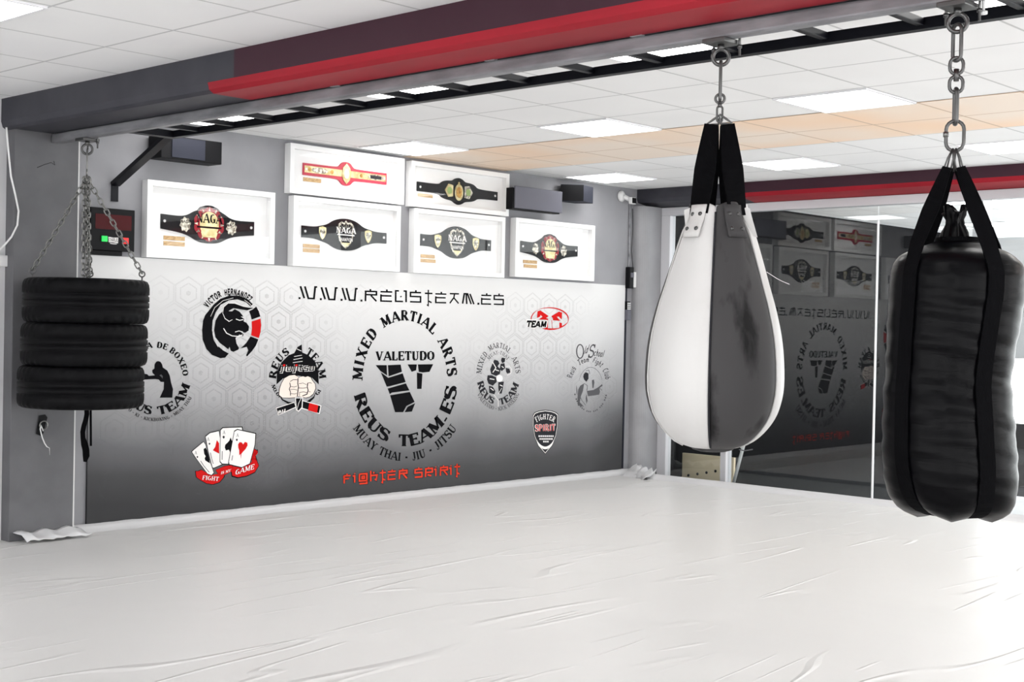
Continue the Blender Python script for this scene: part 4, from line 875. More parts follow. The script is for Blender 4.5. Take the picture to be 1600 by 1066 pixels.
    for sx in (-.93, .93):
        mp = MB(); mp.prism(ell(sx*hw, 0.0, 0.010, 0.010, 12), F, 0.010, 0.013, 'plastic'); mp.build('snap_stud', bs_)
    return t
framed(4.93, 5.985, 1.812, 2.333, 'leftmost white shadow box frame beside the round timer, hung alone', 'black belt with red edged gold plate in the leftmost frame near the timer', 'naga', .49, .51, .385, .158, [(.15, .31, .70, .755), (.15, .31, .772, .83)])
framed(6.115, 7.245, 2.345, 2.712, 'upper left white shadow box frame touching the ceiling, holding the red belt', 'bright red championship belt with gold plates', 'red', .50, .47, .415, .128, [(.14, .29, .64, .72)])
framed(6.155, 7.215, 1.81, 2.33, 'white shadow box frame directly below the red belt frame', 'black belt with silver shield plate in the frame below the red belt', 'champ', .50, .49, .42, .147, [(.12, .27, .67, .725), (.12, .27, .735, .79)])
framed(7.323, 8.465, 2.341, 2.707, 'upper right white shadow box frame holding a belt with three round medallions', 'black belt with three gold and green medallions in the upper right frame', 'triple', .50, .54, .47, .136, [(.10, .245, .68, .755)])
framed(7.365, 8.425, 1.81, 2.33, 'white shadow box frame below the three medallion belt', 'black belt with silver shield plate in the frame below the medallion belt', 'champ', .49, .47, .41, .160, [(.11, .26, .70, .755), (.11, .27, .77, .825)])
framed(8.56, 9.635, 1.827, 2.34, 'rightmost white shadow box frame, nearest the corner and camera', 'black belt with red edged gold plate in the rightmost frame', 'naga', .46, .47, .385, .153, [(.14, .31, .70, .755), (.15, .31, .775, .83)])

# ------------------------------------------------------------------ round timer, speakers, cables
t = empty('round_timer', (4.68, YW, 1.98), 'black digital round timer with red display and green and red buttons', 'timer')
A = on_y(142, 323, 7.985); B = on_y(210, 394, 7.985)
mb = MB(); mb.box((A.x, 7.985, B.z), (B.x, YW-0.001, A.z), 'black'); mb.box((A.x, 8.0, B.z-0.03), (B.x-0.08, YW-0.001, B.z), 'black'); mb.build('case', t, bevel=0.004)
Fp = lambda u, v, d: on_y(130+u/10.66, 310+v/10.66, 7.985-d)
def fbox(mb, u0, v0, u1, v1, d0, d1, m):
    a, b = Fp(u0, v0, 0), Fp(u1, v1, 0); mb.box((a.x, 7.985-d1, b.z), (b.x, 7.985-d0, a.z), m)
mb = MB(); fbox(mb, 205, 250, 800, 545, 0.0002, 0.002, 'screen'); mb.build('display', t)
mb = MB(); fbox(mb, 300, 622, 395, 725, 0.0002, 0.010, 'green'); mb.build('start_button', t, bevel=0.002)
mb = MB(); fbox(mb, 655, 655, 745, 765, 0.0002, 0.010, 'redbtn'); mb.build('stop_button', t, bevel=0.002)
mb = MB(); mb.flat([(422, 640), (500, 655), (585, 655), (580, 750), (500, 735), (425, 730)], Fp, 0.0006, 'inkw'); text_line(mb, 'CHARLIE', (432, 715), (575, 725), 55, Fp, 0.0010, 'ink', 'sans', .16); mb.flat([(445, 742), (500, 752), (560, 755), (560, 765), (500, 764), (448, 754)], Fp, 0.0006, 'inkw'); mb.build('logo_print', t)

o = empty('wall_speaker', (5.17, YW, 2.55), 'long black speaker box hung high on the wall behind the ladder', 'speaker')
MB().box((4.96, 7.87, 2.475), (5.44, YW-0.02, 2.63), 'black').build('case', o, bevel=0.004); MB().box((5.04, 7.864, 2.487), (5.30, 7.8695, 2.622), 'slate').build('front_panel', o); MB().box((5.12, YW-0.02, 2.50), (5.22, YW-0.0005, 2.60), 'black').build('mounting_plate', o)
o = empty('soundbar', (8.72, YW, 2.5), 'long grey box speaker on the wall between the frames and the small black speaker', 'speaker')
MB().box((8.42, 7.90, 2.40), (9.04, 7.975, 2.585), 'black').build('case', o, bevel=0.004); MB().box((8.44, 7.885, 2.41), (9.055, 7.8995, 2.60), 'greybox').build('front_panel', o, bevel=0.004); MB().box((8.6, 7.975, 2.45), (8.8, YW-0.0005, 2.55), 'black').build('mounting_plate', o)
o = empty('cube_speaker', (9.3, YW, 2.6), 'small black cube speaker near the corner under the ceiling', 'speaker')
mb = MB(); 
pa, pb, pc_, pd = (9.14, 7.98), (9.28, 7.83), (9.50, 7.90), (9.40, YW-0.02)
mb.prism([pa, pb, pc_, pd, (9.20, YW-0.02)], lambda u, v, d: (u, v, d), 2.53, 2.68, 'slate'); mb.build('case', o, bevel=0.003)
mb = MB(); mb.add([(9.138, 7.979, 2.533), (9.279, 7.829, 2.533), (9.279, 7.829, 2.677), (9.138, 7.979, 2.677)], [(0, 1, 2, 3)], 'black'); mb.build('grille', o)
MB().box((9.26, YW-0.02, 2.56), (9.36, YW-0.0005, 2.66), 'black').build('mounting_plate', o)

o = empty('security_camera', (10.09, YW, 2.66), 'small white dome mounted security camera in the corner', 'camera')
mb = MB(); mb.lathe([(0, 0), (0.05, 0), (0.055, 0.012), (0.03, 0.03), (0, 0.032)], (0, 0, 0), 'plastic', 20)
mb.v = [(10.09+x, YW-0.001-z, 2.655+y) for x, y, z in mb.v]; mb.build('base', o)
mb = MB(); mb.tube([(10.09, 8.02, 2.655), (10.13, 8.0, 2.635), (10.15, 7.975, 2.62)], 0.022, 'plastic', 16); mb.build('body', o)
mb = MB(); mb.box((10.115, 7.935, 2.58), (10.185, 7.975, 2.645), 'plastic'); mb.build('hood', o, bevel=0.008)
mb = MB(); mb.box((10.122, 7.930, 2.587), (10.178, 7.9345, 2.638), 'black'); mb.build('lens', o)
tag(MB().box((10.215, 8.032, 1.98), (10.237, YW-0.0005, 2.60), 'galv').build('cable_conduit', bevel=0.004), 'white cable conduit running down from the security camera', 'conduit')
mb = MB(); mb.tube([(10.255, 8.035, 2.55), (10.262, 8.03, 2.35), (10.252, 8.035, 2.15), (10.272, 8.03, 2.0), (10.262, 8.03, 1.9)], 0.003, 'black', 6); tag(mb.build('loose_cable'), 'thin black cable hanging beside the white conduit', 'cable')
o = empty('switch_box', (10.2, YW, 1.86), 'black wall switch box beside the white one in the corner', 'switch box')
MB().box((10.185, 7.995, 1.78), (10.25, YW-0.0005, 1.985), 'black').build('case', o, bevel=0.006); MB().box((10.195, 7.985, 1.885), (10.24, 7.9945, 1.93), 'greybox').build('handle', o, bevel=0.003)
tag(MB().box((10.252, 8.0, 1.79), (10.318, YW-0.0005, 1.94), 'plastic').build('junction_box', bevel=0.005), 'small white junction box right of the black switch box', 'junction box')
o = empty('wall_intercom', (10.19, YW, 1.55), 'grey lower box with a ribbed black top beside the mural edge', 'switch box')
MB().box((10.172, 8.0, 1.475), (10.225, YW-0.0005, 1.575), 'greybox').build('case', o, bevel=0.004); mb = MB()
for i in range(4): mb.box((10.178, 8.005, 1.578+i*0.018), (10.22, YW-0.0005, 1.588+i*0.018), 'plastic')
mb.box((10.174, 8.012, 1.575), (10.222, YW-0.0006, 1.655), 'black'); mb.build('ribbed_top', o)
tag(MB().box((10.188, 8.038, 0.05), (10.204, YW-0.0005, 1.475), 'slate').box((10.196, 8.038, 1.655), (10.206, YW-0.0005, 1.78), 'slate').build('cable_duct'), 'dark thin cable duct running down the corner to the floor', 'conduit')

# white cable and socket at the far left
yl = 8.03
pts = [on_y(x, y, yl-0.012) for x, y in ((4, 185), (10, 200), (13, 235), (17, 275), (24, 305), (29, 330), (27, 352), (18, 370), (8, 382), (0, 390), (-12, 398))]
pp = []
for a, b in zip(pts, pts[1:]): pp += [a.lerp(b, i/4) for i in range(4)]
pts = [on_y(x, y, 7.92) for x, y in ((10, 199), (13, 235), (17, 275), (24, 305), (29, 330), (27, 352), (18, 370), (8, 382), (0, 390), (-12, 398))]
pp = []
for a, b in zip(pts, pts[1:]): pp += [a.lerp(b, i/4) for i in range(4)]
mb = MB(); mb.tube(pp+[pts[-1], on_y(-12, 399, 8.0)], 0.006, 'plastic', 8); tag(mb.build('white_cable'), 'white cable looping down across the edge of the left pillar', 'cable')
s0 = on_y(6, 399, yl-0.02); tag(MB().box((s0.x-0.03, yl-0.03, s0.z-0.07), (s0.x+0.045, yl-0.0005, s0.z), 'plastic').build('wall_socket', bevel=0.004), 'small white wall socket box at the far left edge', 'socket')
# ring hook on the pillar
h = on_y(68, 664, 7.925); o = empty('wall_hook', (h.x, 7.93, h.z), 'black hook plate with a steel ring and short white tie on the pillar', 'hook')
F = lambda u, v, d: on_y(u*160/1066, 600+v*160/1066, 7.9299-d)
mb = MB(); mb.prism([(405, 330), (470, 318), (495, 350), (480, 400), (450, 520), (420, 540), (375, 520), (385, 440), (400, 390)], F, 0, 0.008, 'black'); mb.build('plate', o)
c = F(455, 430, 0.02); mb = MB(); ring(mb, c, (0, 1, 0), 0.026, 0.0045, 'chain'); mb.build('ring', o)
mb = MB(); mb.tube([F(450, 490, .02), F(425, 430, .024), F(418, 470, .026), F(440, 560, .02), F(465, 620, .014), F(488, 655, .012), F(515, 668, .012), F(518, 740, .008)], [0.004, .004, .004, .004, .004, .0035, 0.002, 0.001], 'plastic', 7); mb.build('tie', o)

# ------------------------------------------------------------------ the mural and its printed emblems
MX0, MX1, MZ1, MY = 4.55, 10.165, 1.808, 8.032
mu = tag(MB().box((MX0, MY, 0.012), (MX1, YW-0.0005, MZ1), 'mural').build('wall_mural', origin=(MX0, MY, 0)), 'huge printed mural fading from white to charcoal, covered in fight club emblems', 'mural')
def area(ox, oy, s): return lambda u, v, d: on_y(ox+u/s, oy+v/s, MY-0.0016-d)
def put(mb, name, label=None):
    o = mb.build(name, mu)
    if label: o['label'] = label
    return o
# hexagons
mb = MB(); px_, rz = 0.222, 0.185; 
def hexa(cx, cz, w, hgt, th):
    P = [(0, hgt/2), (w/2, hgt/4), (w/2, -hgt/4), (0, -hgt/2), (-w/2, -hgt/4), (-w/2, hgt/4)]
    k = 1-2*th/w
    mb.add([(cx+x, MY-0.0008, cz+z) for x, z in P]+[(cx+x*k, MY-0.0008, cz+z*k) for x, z in P], [(i, (i+1) % 6, 6+(i+1) % 6, 6+i) for i in range(6)], 'hex')
for i in range(26):
    for j in range(10):
        cx = MX0+0.08+i*px_+(px_/2 if j % 2 else 0); cz = 0.10+j*rz
        if cx+px_/2 > MX1-.02 or cz+0.13 > MZ1 or cz-0.12 < 0.012 or cx-px_/2 < MX0: continue
        hexa(cx, cz, px_*0.98, 0.240, 0.011); hexa(cx, cz, px_*0.62, 0.150, 0.010); hexa(cx, cz, px_*.16, 0.036, px_*.079)
put(mb, 'hexagon_pattern')

# web address and slogan
mb = MB(); F = area(450, 430, 4.444)
for s, x0, x1, y in (('W', 80, 203, 165), ('W', 226, 345, 172), ('W', 371, 484, 177), ('R', 532, 620, 181), ('E', 640, 724, 184), ('U', 742, 826, 186), ('S', 845, 926, 189), ('T', 950, 1003, 192), ('E', 1021, 1100, 194), ('A', 1120, 1188, 197), ('M', 1207, 1296, 200), ('E', 1340, 1412, 204), ('S', 1427, 1500, 206)):
    h = 88 if x0 < 500 else 82; h = h if x0 < 1000 else 76
    gw, qs = glyph_quads(s, 'jp'); mx_ = max(a for q in qs for a, b in q); mn_ = min(a for q in qs for a, b in q)
    for q in qs: mb.add([F(x0+(x1-x0)*(a-mn_)/(mx_-mn_), y-b*h+(x1-x0)*0.03*a, 0) for a, b in q], [(0, 1, 2, 3)], 'ink')
for x, y in ((80, 160), (228, 167), (372, 172), (510, 177), (1322, 199)): mb.flat([(x-7, y-7), (x+7, y-7), (x+7, y+7), (x-7, y+7)], F, 0, 'ink')
put(mb, 'web_address', 'black angular lettering of the web address')
mb = MB(); F = area(520, 700, 6.667)
LALL = [('F', 112, 185), ('I', 208, 245), ('G', 272, 360), ('H', 390, 465), ('T', 490, 552), ('E', 574, 655), ('R', 686, 775), ('S', 852, 932), ('P', 960, 1040), ('I', 1056, 1088), ('R', 1114, 1197), ('I', 1212, 1246), ('T', 1268, 1325)]
for L, nm_ in ((LALL[:7], 'left'), (LALL[7:], 'right')):
  mb = MB()
  for T_, d_, m_ in ((.30, 0, 'ink2'), (.17, .0006, 'inko')):
    for s, x0, x1 in L:
        y = 372-(x0-110)*0.081; h = 100; gw, qs = glyph_quads(s, 'jp', T_)
        for q in qs: mb.add([F(x0+(x1-x0)*a/gw, y-b*h-(x1-x0)*a/gw*.08, d_) for a, b in q], [(0, 1, 2, 3)], m_)
  put(mb, 'slogan_word', 'orange red angular lettering near the floor')

# centre emblem
mb = MB(); F = area(520, 430, 3.44); c = (388, 560)
for w_, a0, a1, kw in (('MIXED', 181, 130, dict(pad=.14)), ('MARTIAL', 120, 49, {}), ('ARTS', 40, 3, dict(pad=.14))):
    mb = MB(); text_arc(mb, w_, c, 227, 316, a0, a1, 54, F, 0, 'ink', **kw); put(mb, 'printed_word')
for w_, a0, a1, kw in (('REUS', 194, 249, {}), ('TEAM.', 263, 325, {}), ('ES', 328, 353, dict(pad=.14))):
    mb = MB(); text_arc(mb, w_, c, 282, 360, a0, a1, 62, F, 0, 'ink', inward=True, **kw); put(mb, 'printed_word')
mb = MB()
text_arc(mb, 'MUAY THAI - JIU - JITSU', c, 350, 440, 217, 323, 44, F, 0, 'ink', inward=True, T=.22)
put(mb, 'arched_lettering', 'black arched lettering under the centre ring'); mb = MB()
text_line(mb, 'VALETUDO', (232, 459), (546, 457), 48, F, 0, 'ink')
V = [[(230, 484), (290, 484), (292, 540), (255, 515)], [(296, 484), (365, 481), (372, 520), (300, 545)], [(258, 522), (298, 552), (376, 528), (392, 575), (305, 598), (290, 600)], [(295, 610), (393, 582), (412, 620), (318, 632), (306, 640)], [(308, 646), (414, 628), (440, 682), (396, 704), (378, 737), (335, 737)], [(402, 708), (443, 688), (425, 734), (386, 737)]]
for p in V: mb.flat(p, F, 0, 'ink')
for p in ([(402, 480), (452, 480), (448, 512), (424, 520)], [(457, 480), (540, 479), (520, 520), (484, 524), (462, 520)], [(452, 524), (482, 530), (477, 612), (453, 612)]): mb.flat(p, F, 0, 'ink')
put(mb, 'monogram', 'cracked black monogram in the centre of the mural')

# bull emblem
mb = MB(); F = area(300, 430, 4.634)
mb.flat([(118, 262), (95, 290), (80, 330), (73, 400), (78, 470), (104, 535), (145, 578), (205, 602), (240, 598), (266, 568), (225, 545), (185, 510), (160, 460), (145, 400), (150, 330), (172, 270), (208, 215), (270, 182), (330, 176), (390, 196), (425, 228), (440, 210), (400, 172), (340, 150), (270, 148), (205, 172), (155, 215)], F, 0, 'ink')
mb.flat([(413, 262), (440, 248), (465, 228), (484, 262), (495, 300), (432, 322), (424, 290)], F, 0, 'ink')
mb.flat([(432, 336), (496, 315), (501, 360), (497, 410), (484, 456), (428, 436), (434, 390)], F, 0, 'inkr')
mb.flat([(424, 444), (481, 466), (462, 512), (435, 550), (398, 590), (392, 580), (408, 545), (396, 520), (355, 530), (392, 492)], F, 0, 'ink')
mb.flat([(225, 262), (196, 285), (170, 330), (160, 400), (170, 450), (200, 490), (240, 520), (262, 538), (272, 520), (280, 548), (300, 556), (335, 540), (341, 528), (322, 495), (315, 455), (345, 430), (368, 444), (375, 430), (350, 408), (385, 418), (410, 402), (413, 372), (395, 345), (374, 335), (378, 318), (352, 300), (372, 300), (345, 265), (310, 246), (290, 262)], F, 0, 'ink')
horn = [(450, 236), (400, 255), (340, 246), (300, 240), (268, 258), (258, 290), (272, 312), (296, 318), (270, 332), (240, 312), (224, 275), (232, 232), (262, 205), (310, 206), (370, 228), (410, 235)]
mb.flat([(x+(x-330)*.03, y+(y-265)*.10) for x, y in horn], F, .0006, 'inkw'); mb.flat(horn, F, .0012, 'ink')
for p, w in (([(228, 385), (250, 420), (290, 440), (340, 444), (366, 432)], 6), ([(318, 318), (345, 328), (372, 322)], 6), ([(312, 412), (340, 404), (368, 412)], 5)):
    for q in strokepoly(p, w): mb.flat(q, F, .0008, 'inkw')
for p in ([(135, 300), (165, 235), (225, 185), (300, 165)], [(150, 420), (160, 470), (190, 520)], [(380, 180), (415, 205), (430, 222)]):
    for q in strokepoly(p, 3): mb.flat(q, F, .0008, 'inkw')
text_arc(mb, 'VICTOR', (283, 370), 204, 226, 145, 109, 44, F, 0, 'ink', 'sans', .24)
text_arc(mb, 'HERNANDEZ', (283, 370), 200, 226, 103, 49, 44, F, 0, 'ink', 'sans', .24)
put(mb, 'bull_emblem', 'black bull head in a brushed ring with a red segment')

# fist emblem
mb = MB(); F = area(300, 430, 4.634)
text_arc(mb, 'REUS', (765, 760), 155, 205, 178, 112, 52, F, 0, 'ink'); text_arc(mb, 'TEAM', (765, 760), 155, 205, 68, 2, 52, F, 0, 'ink')
mb.flat([(612, 792), (615, 700), (650, 630), (700, 580), (740, 565), (765, 520), (795, 502), (798, 560), (840, 578), (890, 625), (915, 700), (918, 792), (870, 745), (765, 728), (660, 748)], F, 0.0002, 'ink')
for p in ([(740, 590), (795, 580)], [(735, 612), (800, 600)], [(730, 634), (800, 624)], [(760, 535), (792, 550)]):
    for q in strokepoly(p, 4): mb.flat(q, F, .0008, 'inkw')
text_line(mb, 'jiujitsu', (636, 696), (884, 692), 46, F, .0010, 'inkw', 'low', .30); text_line(mb, 'jiujitsu', (636, 696), (884, 692), 46, F, .0016, 'ink', 'low', .16)
for x in (668, 757): mb.flat([(x-8, 646), (x+8, 646), (x+6, 660), (x-10, 660)], F, .0022, 'inkr')
mb.flat([(636, 880), (660, 900), (700, 918), (765, 925), (830, 915), (880, 880), (900, 835), (885, 890), (850, 925), (800, 945), (740, 945), (690, 930), (650, 905)][::-1], F, .0004, 'ink')
F8 = area(415, 535, 8.88)
fist = [(188, 730), (195, 650), (222, 570), (262, 500), (330, 462), (400, 453), (446, 476), (458, 496), (480, 480), (520, 473), (552, 484), (585, 472), (625, 488), (645, 528), (686, 580), (692, 640), (660, 715), (612, 755), (560, 768), (500, 762), (452, 752), (400, 766), (330, 770), (232, 768)]
mb.flat([(440+(x-440)*1.035, 610+(y-610)*1.05) for x, y in fist], F8, .0008, 'ink'); mb.flat(fist, F8, .0014, 'inkf')
for p, w in (([(335, 560), (345, 610), (328, 650), (345, 690), (345, 740)], 10), ([(450, 500), (446, 570), (456, 620), (446, 690), (440, 750)], 12), ([(340, 545), (385, 518), (440, 520)], 8), ([(345, 612), (395, 622), (440, 608)], 6), ([(340, 658), (395, 652), (438, 664)], 6), ([(350, 712), (400, 718), (435, 708)], 6), ([(460, 634), (520, 638), (572, 628)], 7), ([(462, 575), (520, 566), (570, 590)], 6), ([(475, 696), (530, 688), (575, 700)], 7), ([(585, 565), (578, 620), (590, 665), (575, 720), (510, 745)], 12), ([(585, 566), (620, 560), (640, 572)], 7), ([(590, 680), (625, 690)], 6), ([(470, 690), (470, 750)], 6)):
    for q in strokepoly(p, w): mb.flat(q, F8, .0020, 'ink')
for P, m_, d_ in (([(608, 962), (742, 918), (756, 958), (624, 1016)], 'inkw', .0024), ([(612, 966), (740, 924), (750, 954), (627, 1010)], 'ink', .0030), ([(796, 906), (936, 944), (924, 1006), (796, 968)], 'inkw', .0024), ([(800, 912), (930, 948), (920, 1000), (800, 962)], 'ink', .0030), ([(850, 926), (914, 943), (905, 998), (840, 980)], 'inkr', .0036), ([(746, 886), (804, 886), (800, 960), (772, 990), (752, 978)], 'inkw', .0036), ([(752, 892), (798, 892), (794, 957), (771, 982), (758, 972)], 'ink', .0042)): mb.flat(P, F, d_, m_)
for q in strokepoly([(790, 892), (772, 930), (760, 975)], 3): mb.flat(q, F, .0048, 'inkw')
text_line(mb, 'BJJ', (624, 1003), (678, 985), 18, F, .0036, 'inkw', 'sans', .26)
text_arc(mb, 'NO.GI', (765, 780), 190, 150, 186, 226, 26, F, 0, 'ink', 'serif', inward=True); text_arc(mb, 'GI', (765, 780), 185, 150, 322, 338, 26, F, 0, 'ink', 'serif', inward=True)
put(mb, 'fist_emblem', 'two pale fists over a black belt under a dark dome')

# boxer emblem, partly behind the tyres
mb = MB(); F = area(220, 500, 5.922); c = (135, 540)
text_arc(mb, 'ESCUELA', c, 253, 283, 168, 96, 54, F, 0, 'ink'); text_arc(mb, 'DE', c, 253, 283, 87, 66, 54, F, 0, 'ink'); text_arc(mb, 'BOXEO', c, 253, 283, 60, 4, 54, F, 0, 'ink')
text_arc(mb, 'REUS', c, 325, 340, 205, 262, 78, F, 0, 'ink', inward=True); text_arc(mb, 'TEAM', c, 325, 340, 275, 349, 78, F, 0, 'ink', inward=True)
text_arc(mb, 'O - K1 - KICKBOXING - MUAY THAI', c, 378, 398, 228, 333, 30, F, 0, 'ink', inward=True, T=.2)
mb.flat([(175, 720), (212, 640), (214, 575), (185, 574), (165, 552), (130, 548), (80, 550), (40, 553), (20, 548), (20, 502), (40, 500), (60, 503), (75, 518), (130, 513), (108, 490), (105, 465), (126, 450), (128, 410), (142, 388), (160, 381), (182, 387), (198, 412), (204, 440), (245, 468), (268, 515), (280, 580), (298, 640), (292, 720)], F, 0, 'ink')
mb.flat([(172, 512), (190, 505), (204, 522), (200, 545), (192, 530)], F, .0006, 'inkg')
put(mb, 'boxer_emblem', 'round boxing school emblem half hidden behind the tyres')

# small red team logo
mb = MB(); F = area(720, 470, 4.1); c = (570, 116)
def crescent(c, rx, ry, a0, a1, w0, m, d=0, n=24):
    for i in range(n):
        ws = []
        for k in (i, i+1):
            u = k/n; a = math.radians(a0+(a1-a0)*u); w = w0*math.sin(PI*min(1, max(0.02, u)))+1.0; ws.append(((c[0]+rx*math.cos(a), c[1]-ry*math.sin(a)), (c[0]+(rx-w*1.3)*math.cos(a), c[1]-(ry-w)*math.sin(a))))
        mb.flat([ws[0][0], ws[1][0], ws[1][1], ws[0][1]], F, d, m)
crescent(c, 122, 74, -25, 130, 7, 'inkr'); crescent(c, 122, 72, 130, 200, 4, 'inkr'); crescent(c, 122, 72, 285, 345, 6, 'inkr')
F17 = area(815, 470, 17.76)
for P in ([(442, 295), (520, 268), (750, 425), (725, 450), (680, 480), (735, 500), (740, 535), (470, 522), (520, 490), (580, 445), (525, 395), (515, 440), (430, 480)], [(1125, 330), (1040, 300), (825, 430), (870, 490), (870, 545), (1085, 560), (1040, 520), (980, 450), (1040, 440), (1055, 470), (1115, 520)], [(1050, 605), (1118, 620), (1120, 715), (1050, 740)], [(560, 770), (640, 765), (690, 740), (705, 590), (735, 540), (725, 765), (850, 770), (845, 540), (825, 540), (865, 770), (1000, 765), (1120, 720), (1060, 770), (900, 808), (780, 815), (650, 800)]): mb.flat(P, F17, .0005, 'inkr')
text_line(mb, 'TEAM', (418, 168), (548, 170), 40, F, .0012, 'inkw', 'sans', .5, slant=.18); text_line(mb, 'TEAM', (420, 168), (546, 170), 38, F, .0018, 'ink', 'sans', .28, slant=.18)
put(mb, 'team_logo', 'small red oval logo with black lettering')

# small grey fighters emblem
mb = MB(); F = area(720, 470, 4.1); c = (240, 482)
text_arc(mb, 'MIXED', c, 108, 172, 176, 128, 33, F, 0, 'ink2', T=.16); text_arc(mb, 'MARTIAL', c, 108, 180, 120, 52, 33, F, 0, 'ink2', T=.16); text_arc(mb, 'ARTS', c, 112, 172, 40, 5, 33, F, 0, 'ink2', T=.16)
text_arc(mb, 'MUAY-THAI', c, 80, 140, 136, 46, 22, F, 0, 'ink2', T=.14)
text_arc(mb, 'REUS', c, 138, 186, 193, 255, 40, F, 0, 'ink2', inward=True); text_arc(mb, 'TEAM', c, 138, 186, 275, 343, 40, F, 0, 'ink2', inward=True)
text_arc(mb, 'VALETUDO - KICK BOXING', c, 160, 222, 212, 328, 24, F, 0, 'ink2', inward=True, T=.14)
for P in ([(215, 378), (238, 384), (248, 402), (236, 420), (255, 440), (250, 470), (225, 482), (195, 470), (188, 440), (200, 410)], [(262, 365), (285, 368), (282, 392), (266, 400), (258, 385)], [(255, 405), (280, 400), (284, 432), (262, 452), (250, 436)], [(172, 478), (200, 478), (228, 492), (230, 520), (205, 545), (178, 532), (168, 505)], [(240, 522), (276, 518), (270, 560), (262, 595), (246, 595), (240, 560)], [(180, 545), (205, 552), (222, 580), (215, 600), (182, 590)], [(288, 430), (312, 436), (318, 460), (298, 468), (290, 455)]): mb.flat(P, F, 0, 'ink2')
mb.flat(ell(248, 498, 21, 22, 18), F, .0006, 'inkw')
for p in ([(205, 395), (225, 430), (205, 460)], [(185, 500), (215, 505)], [(262, 420), (275, 430)], [(190, 560), (210, 575)], [(250, 540), (268, 548)], [(215, 440), (245, 450)]):
    for q in strokepoly(p, 5): mb.flat(q, F, .0008, 'inkw')
for p in ([(286, 425), (310, 418), (326, 440), (318, 468), (296, 478)], [(240, 600), (262, 560)], [(210, 600), (240, 640), (240, 680)]):
    for q in strokepoly(p, 2.5): mb.flat(q, F, .0008, 'inkw')
put(mb, 'fighters_emblem', 'small oval emblem with two fighters between the centre emblem and the corner')

# old school emblem
mb = MB(); F = area(720, 470, 4.1); c = (820, 520)
text_line(mb, 'Old', (742, 362), (800, 345), 60, F, 0, 'inkg', 'low', .12) if 'O' in LOW else None
for q in strokepoly(arcp(764, 325, 22, 44, 0, 360, 20), 7): mb.flat(q, F, 0, 'inkg')
text_line(mb, 'ld', (784, 345), (812, 332), 52, F, 0, 'inkg', 'low', .14, slant=.25)
text_line(mb, 'S', (812, 368), (850, 362), 84, F, 0, 'inkg', 'sans', .12, slant=.2); text_line(mb, 'chool', (850, 352), (912, 362), 44, F, 0, 'inkg', 'low', .15, slant=.25)
def capsarc(s, a0, a1, h=34):
    gs = [glyph_quads(ch, 'low', .15) for ch in s]; tot = sum(w+.08 for w, _ in gs); x = 0
    for w, qs in gs:
        mid = (x+w/2)/tot; a = math.radians(a0+(a1-a0)*mid); da = math.radians(a1-a0)/tot; bx, by = c[0]+108*math.cos(a), c[1]-128*math.sin(a)
        for q in qs: mb.add([F(bx-108*math.sin(a)*da*(u-w/2)+math.cos(a)*h*v, by-128*math.cos(a)*da*(u-w/2)-math.sin(a)*h*v, 0) for u, v in q], [(0, 1, 2, 3)], 'inkg')
        x += w+.08
for ch, w_ in (('R', None),): pass
LOW['R'] = (.7, [[(.1, 0), (.1, 1), (.5, .95), (.5, .55), (.1, .5), (.6, 0)]]); LOW['T'] = (.7, [[(.0, .9), (.7, .98)], [(.35, .95), (.3, 0), (.1, .1)]]); LOW['F'] = (.65, [[(.1, 0), (.2, .95), (.65, 1)], [(.1, .5), (.5, .55)]]); LOW['C'] = (.65, [arcp(.4, .5, .32, .5, 60, 300, 12)])
capsarc('Reus', 170, 138); capsarc('Team', 124, 88); capsarc('Fight', 78, 45); capsarc('Club', 36, 6)
c = (832, 556); crescent(c, 92, 146, 175, 200, 3, 'inkg'); crescent(c, 80, 130, 20, 160, 1.2, 'inkg')
for a in range(195, 350, 6):
    if a % 24 == 9: continue
    p = [(c[0]+105*math.cos(math.radians(a+k)), c[1]-155*math.sin(math.radians(a+k))) for k in (0, 3.6)]
    for q in strokepoly(p, 9): mb.flat(q, F, 0, 'inkg')
mb.flat(ell(c[0], c[1], 78, 126, 40), F, .0003, M['inkg']) if False else None
mb.flat([(788, 470), (800, 458), (818, 466), (818, 500), (804, 520), (790, 505), (784, 488)], F, 0, 'ink2')
mb.flat([(752, 570), (765, 545), (790, 530), (782, 580), (770, 610), (762, 650), (790, 680), (750, 672), (748, 620)], F, 0, 'inkg')
mb.flat([(808, 578), (850, 572), (880, 555), (905, 535), (908, 545), (888, 560), (892, 585), (886, 602), (850, 608), (815, 612)], F, 0, 'inkg')
mb.flat([(840, 510), (852, 505), (856, 525), (850, 560), (843, 560)], F, 0, 'inkg')
mb.flat([(800, 625), (806, 600), (812, 640), (806, 662)], F, 0, 'inkg')
for p in ([(790, 530), (812, 545), (808, 575)], [(758, 600), (776, 640), (800, 670)], [(885, 555), (905, 575)], [(800, 450), (820, 445), (826, 470)]):
    for q in strokepoly(p, 3): mb.flat(q, F, .0004, 'inkg')
put(mb, 'old_school_emblem', 'faint grey script emblem with a bearded boxer near the corner')

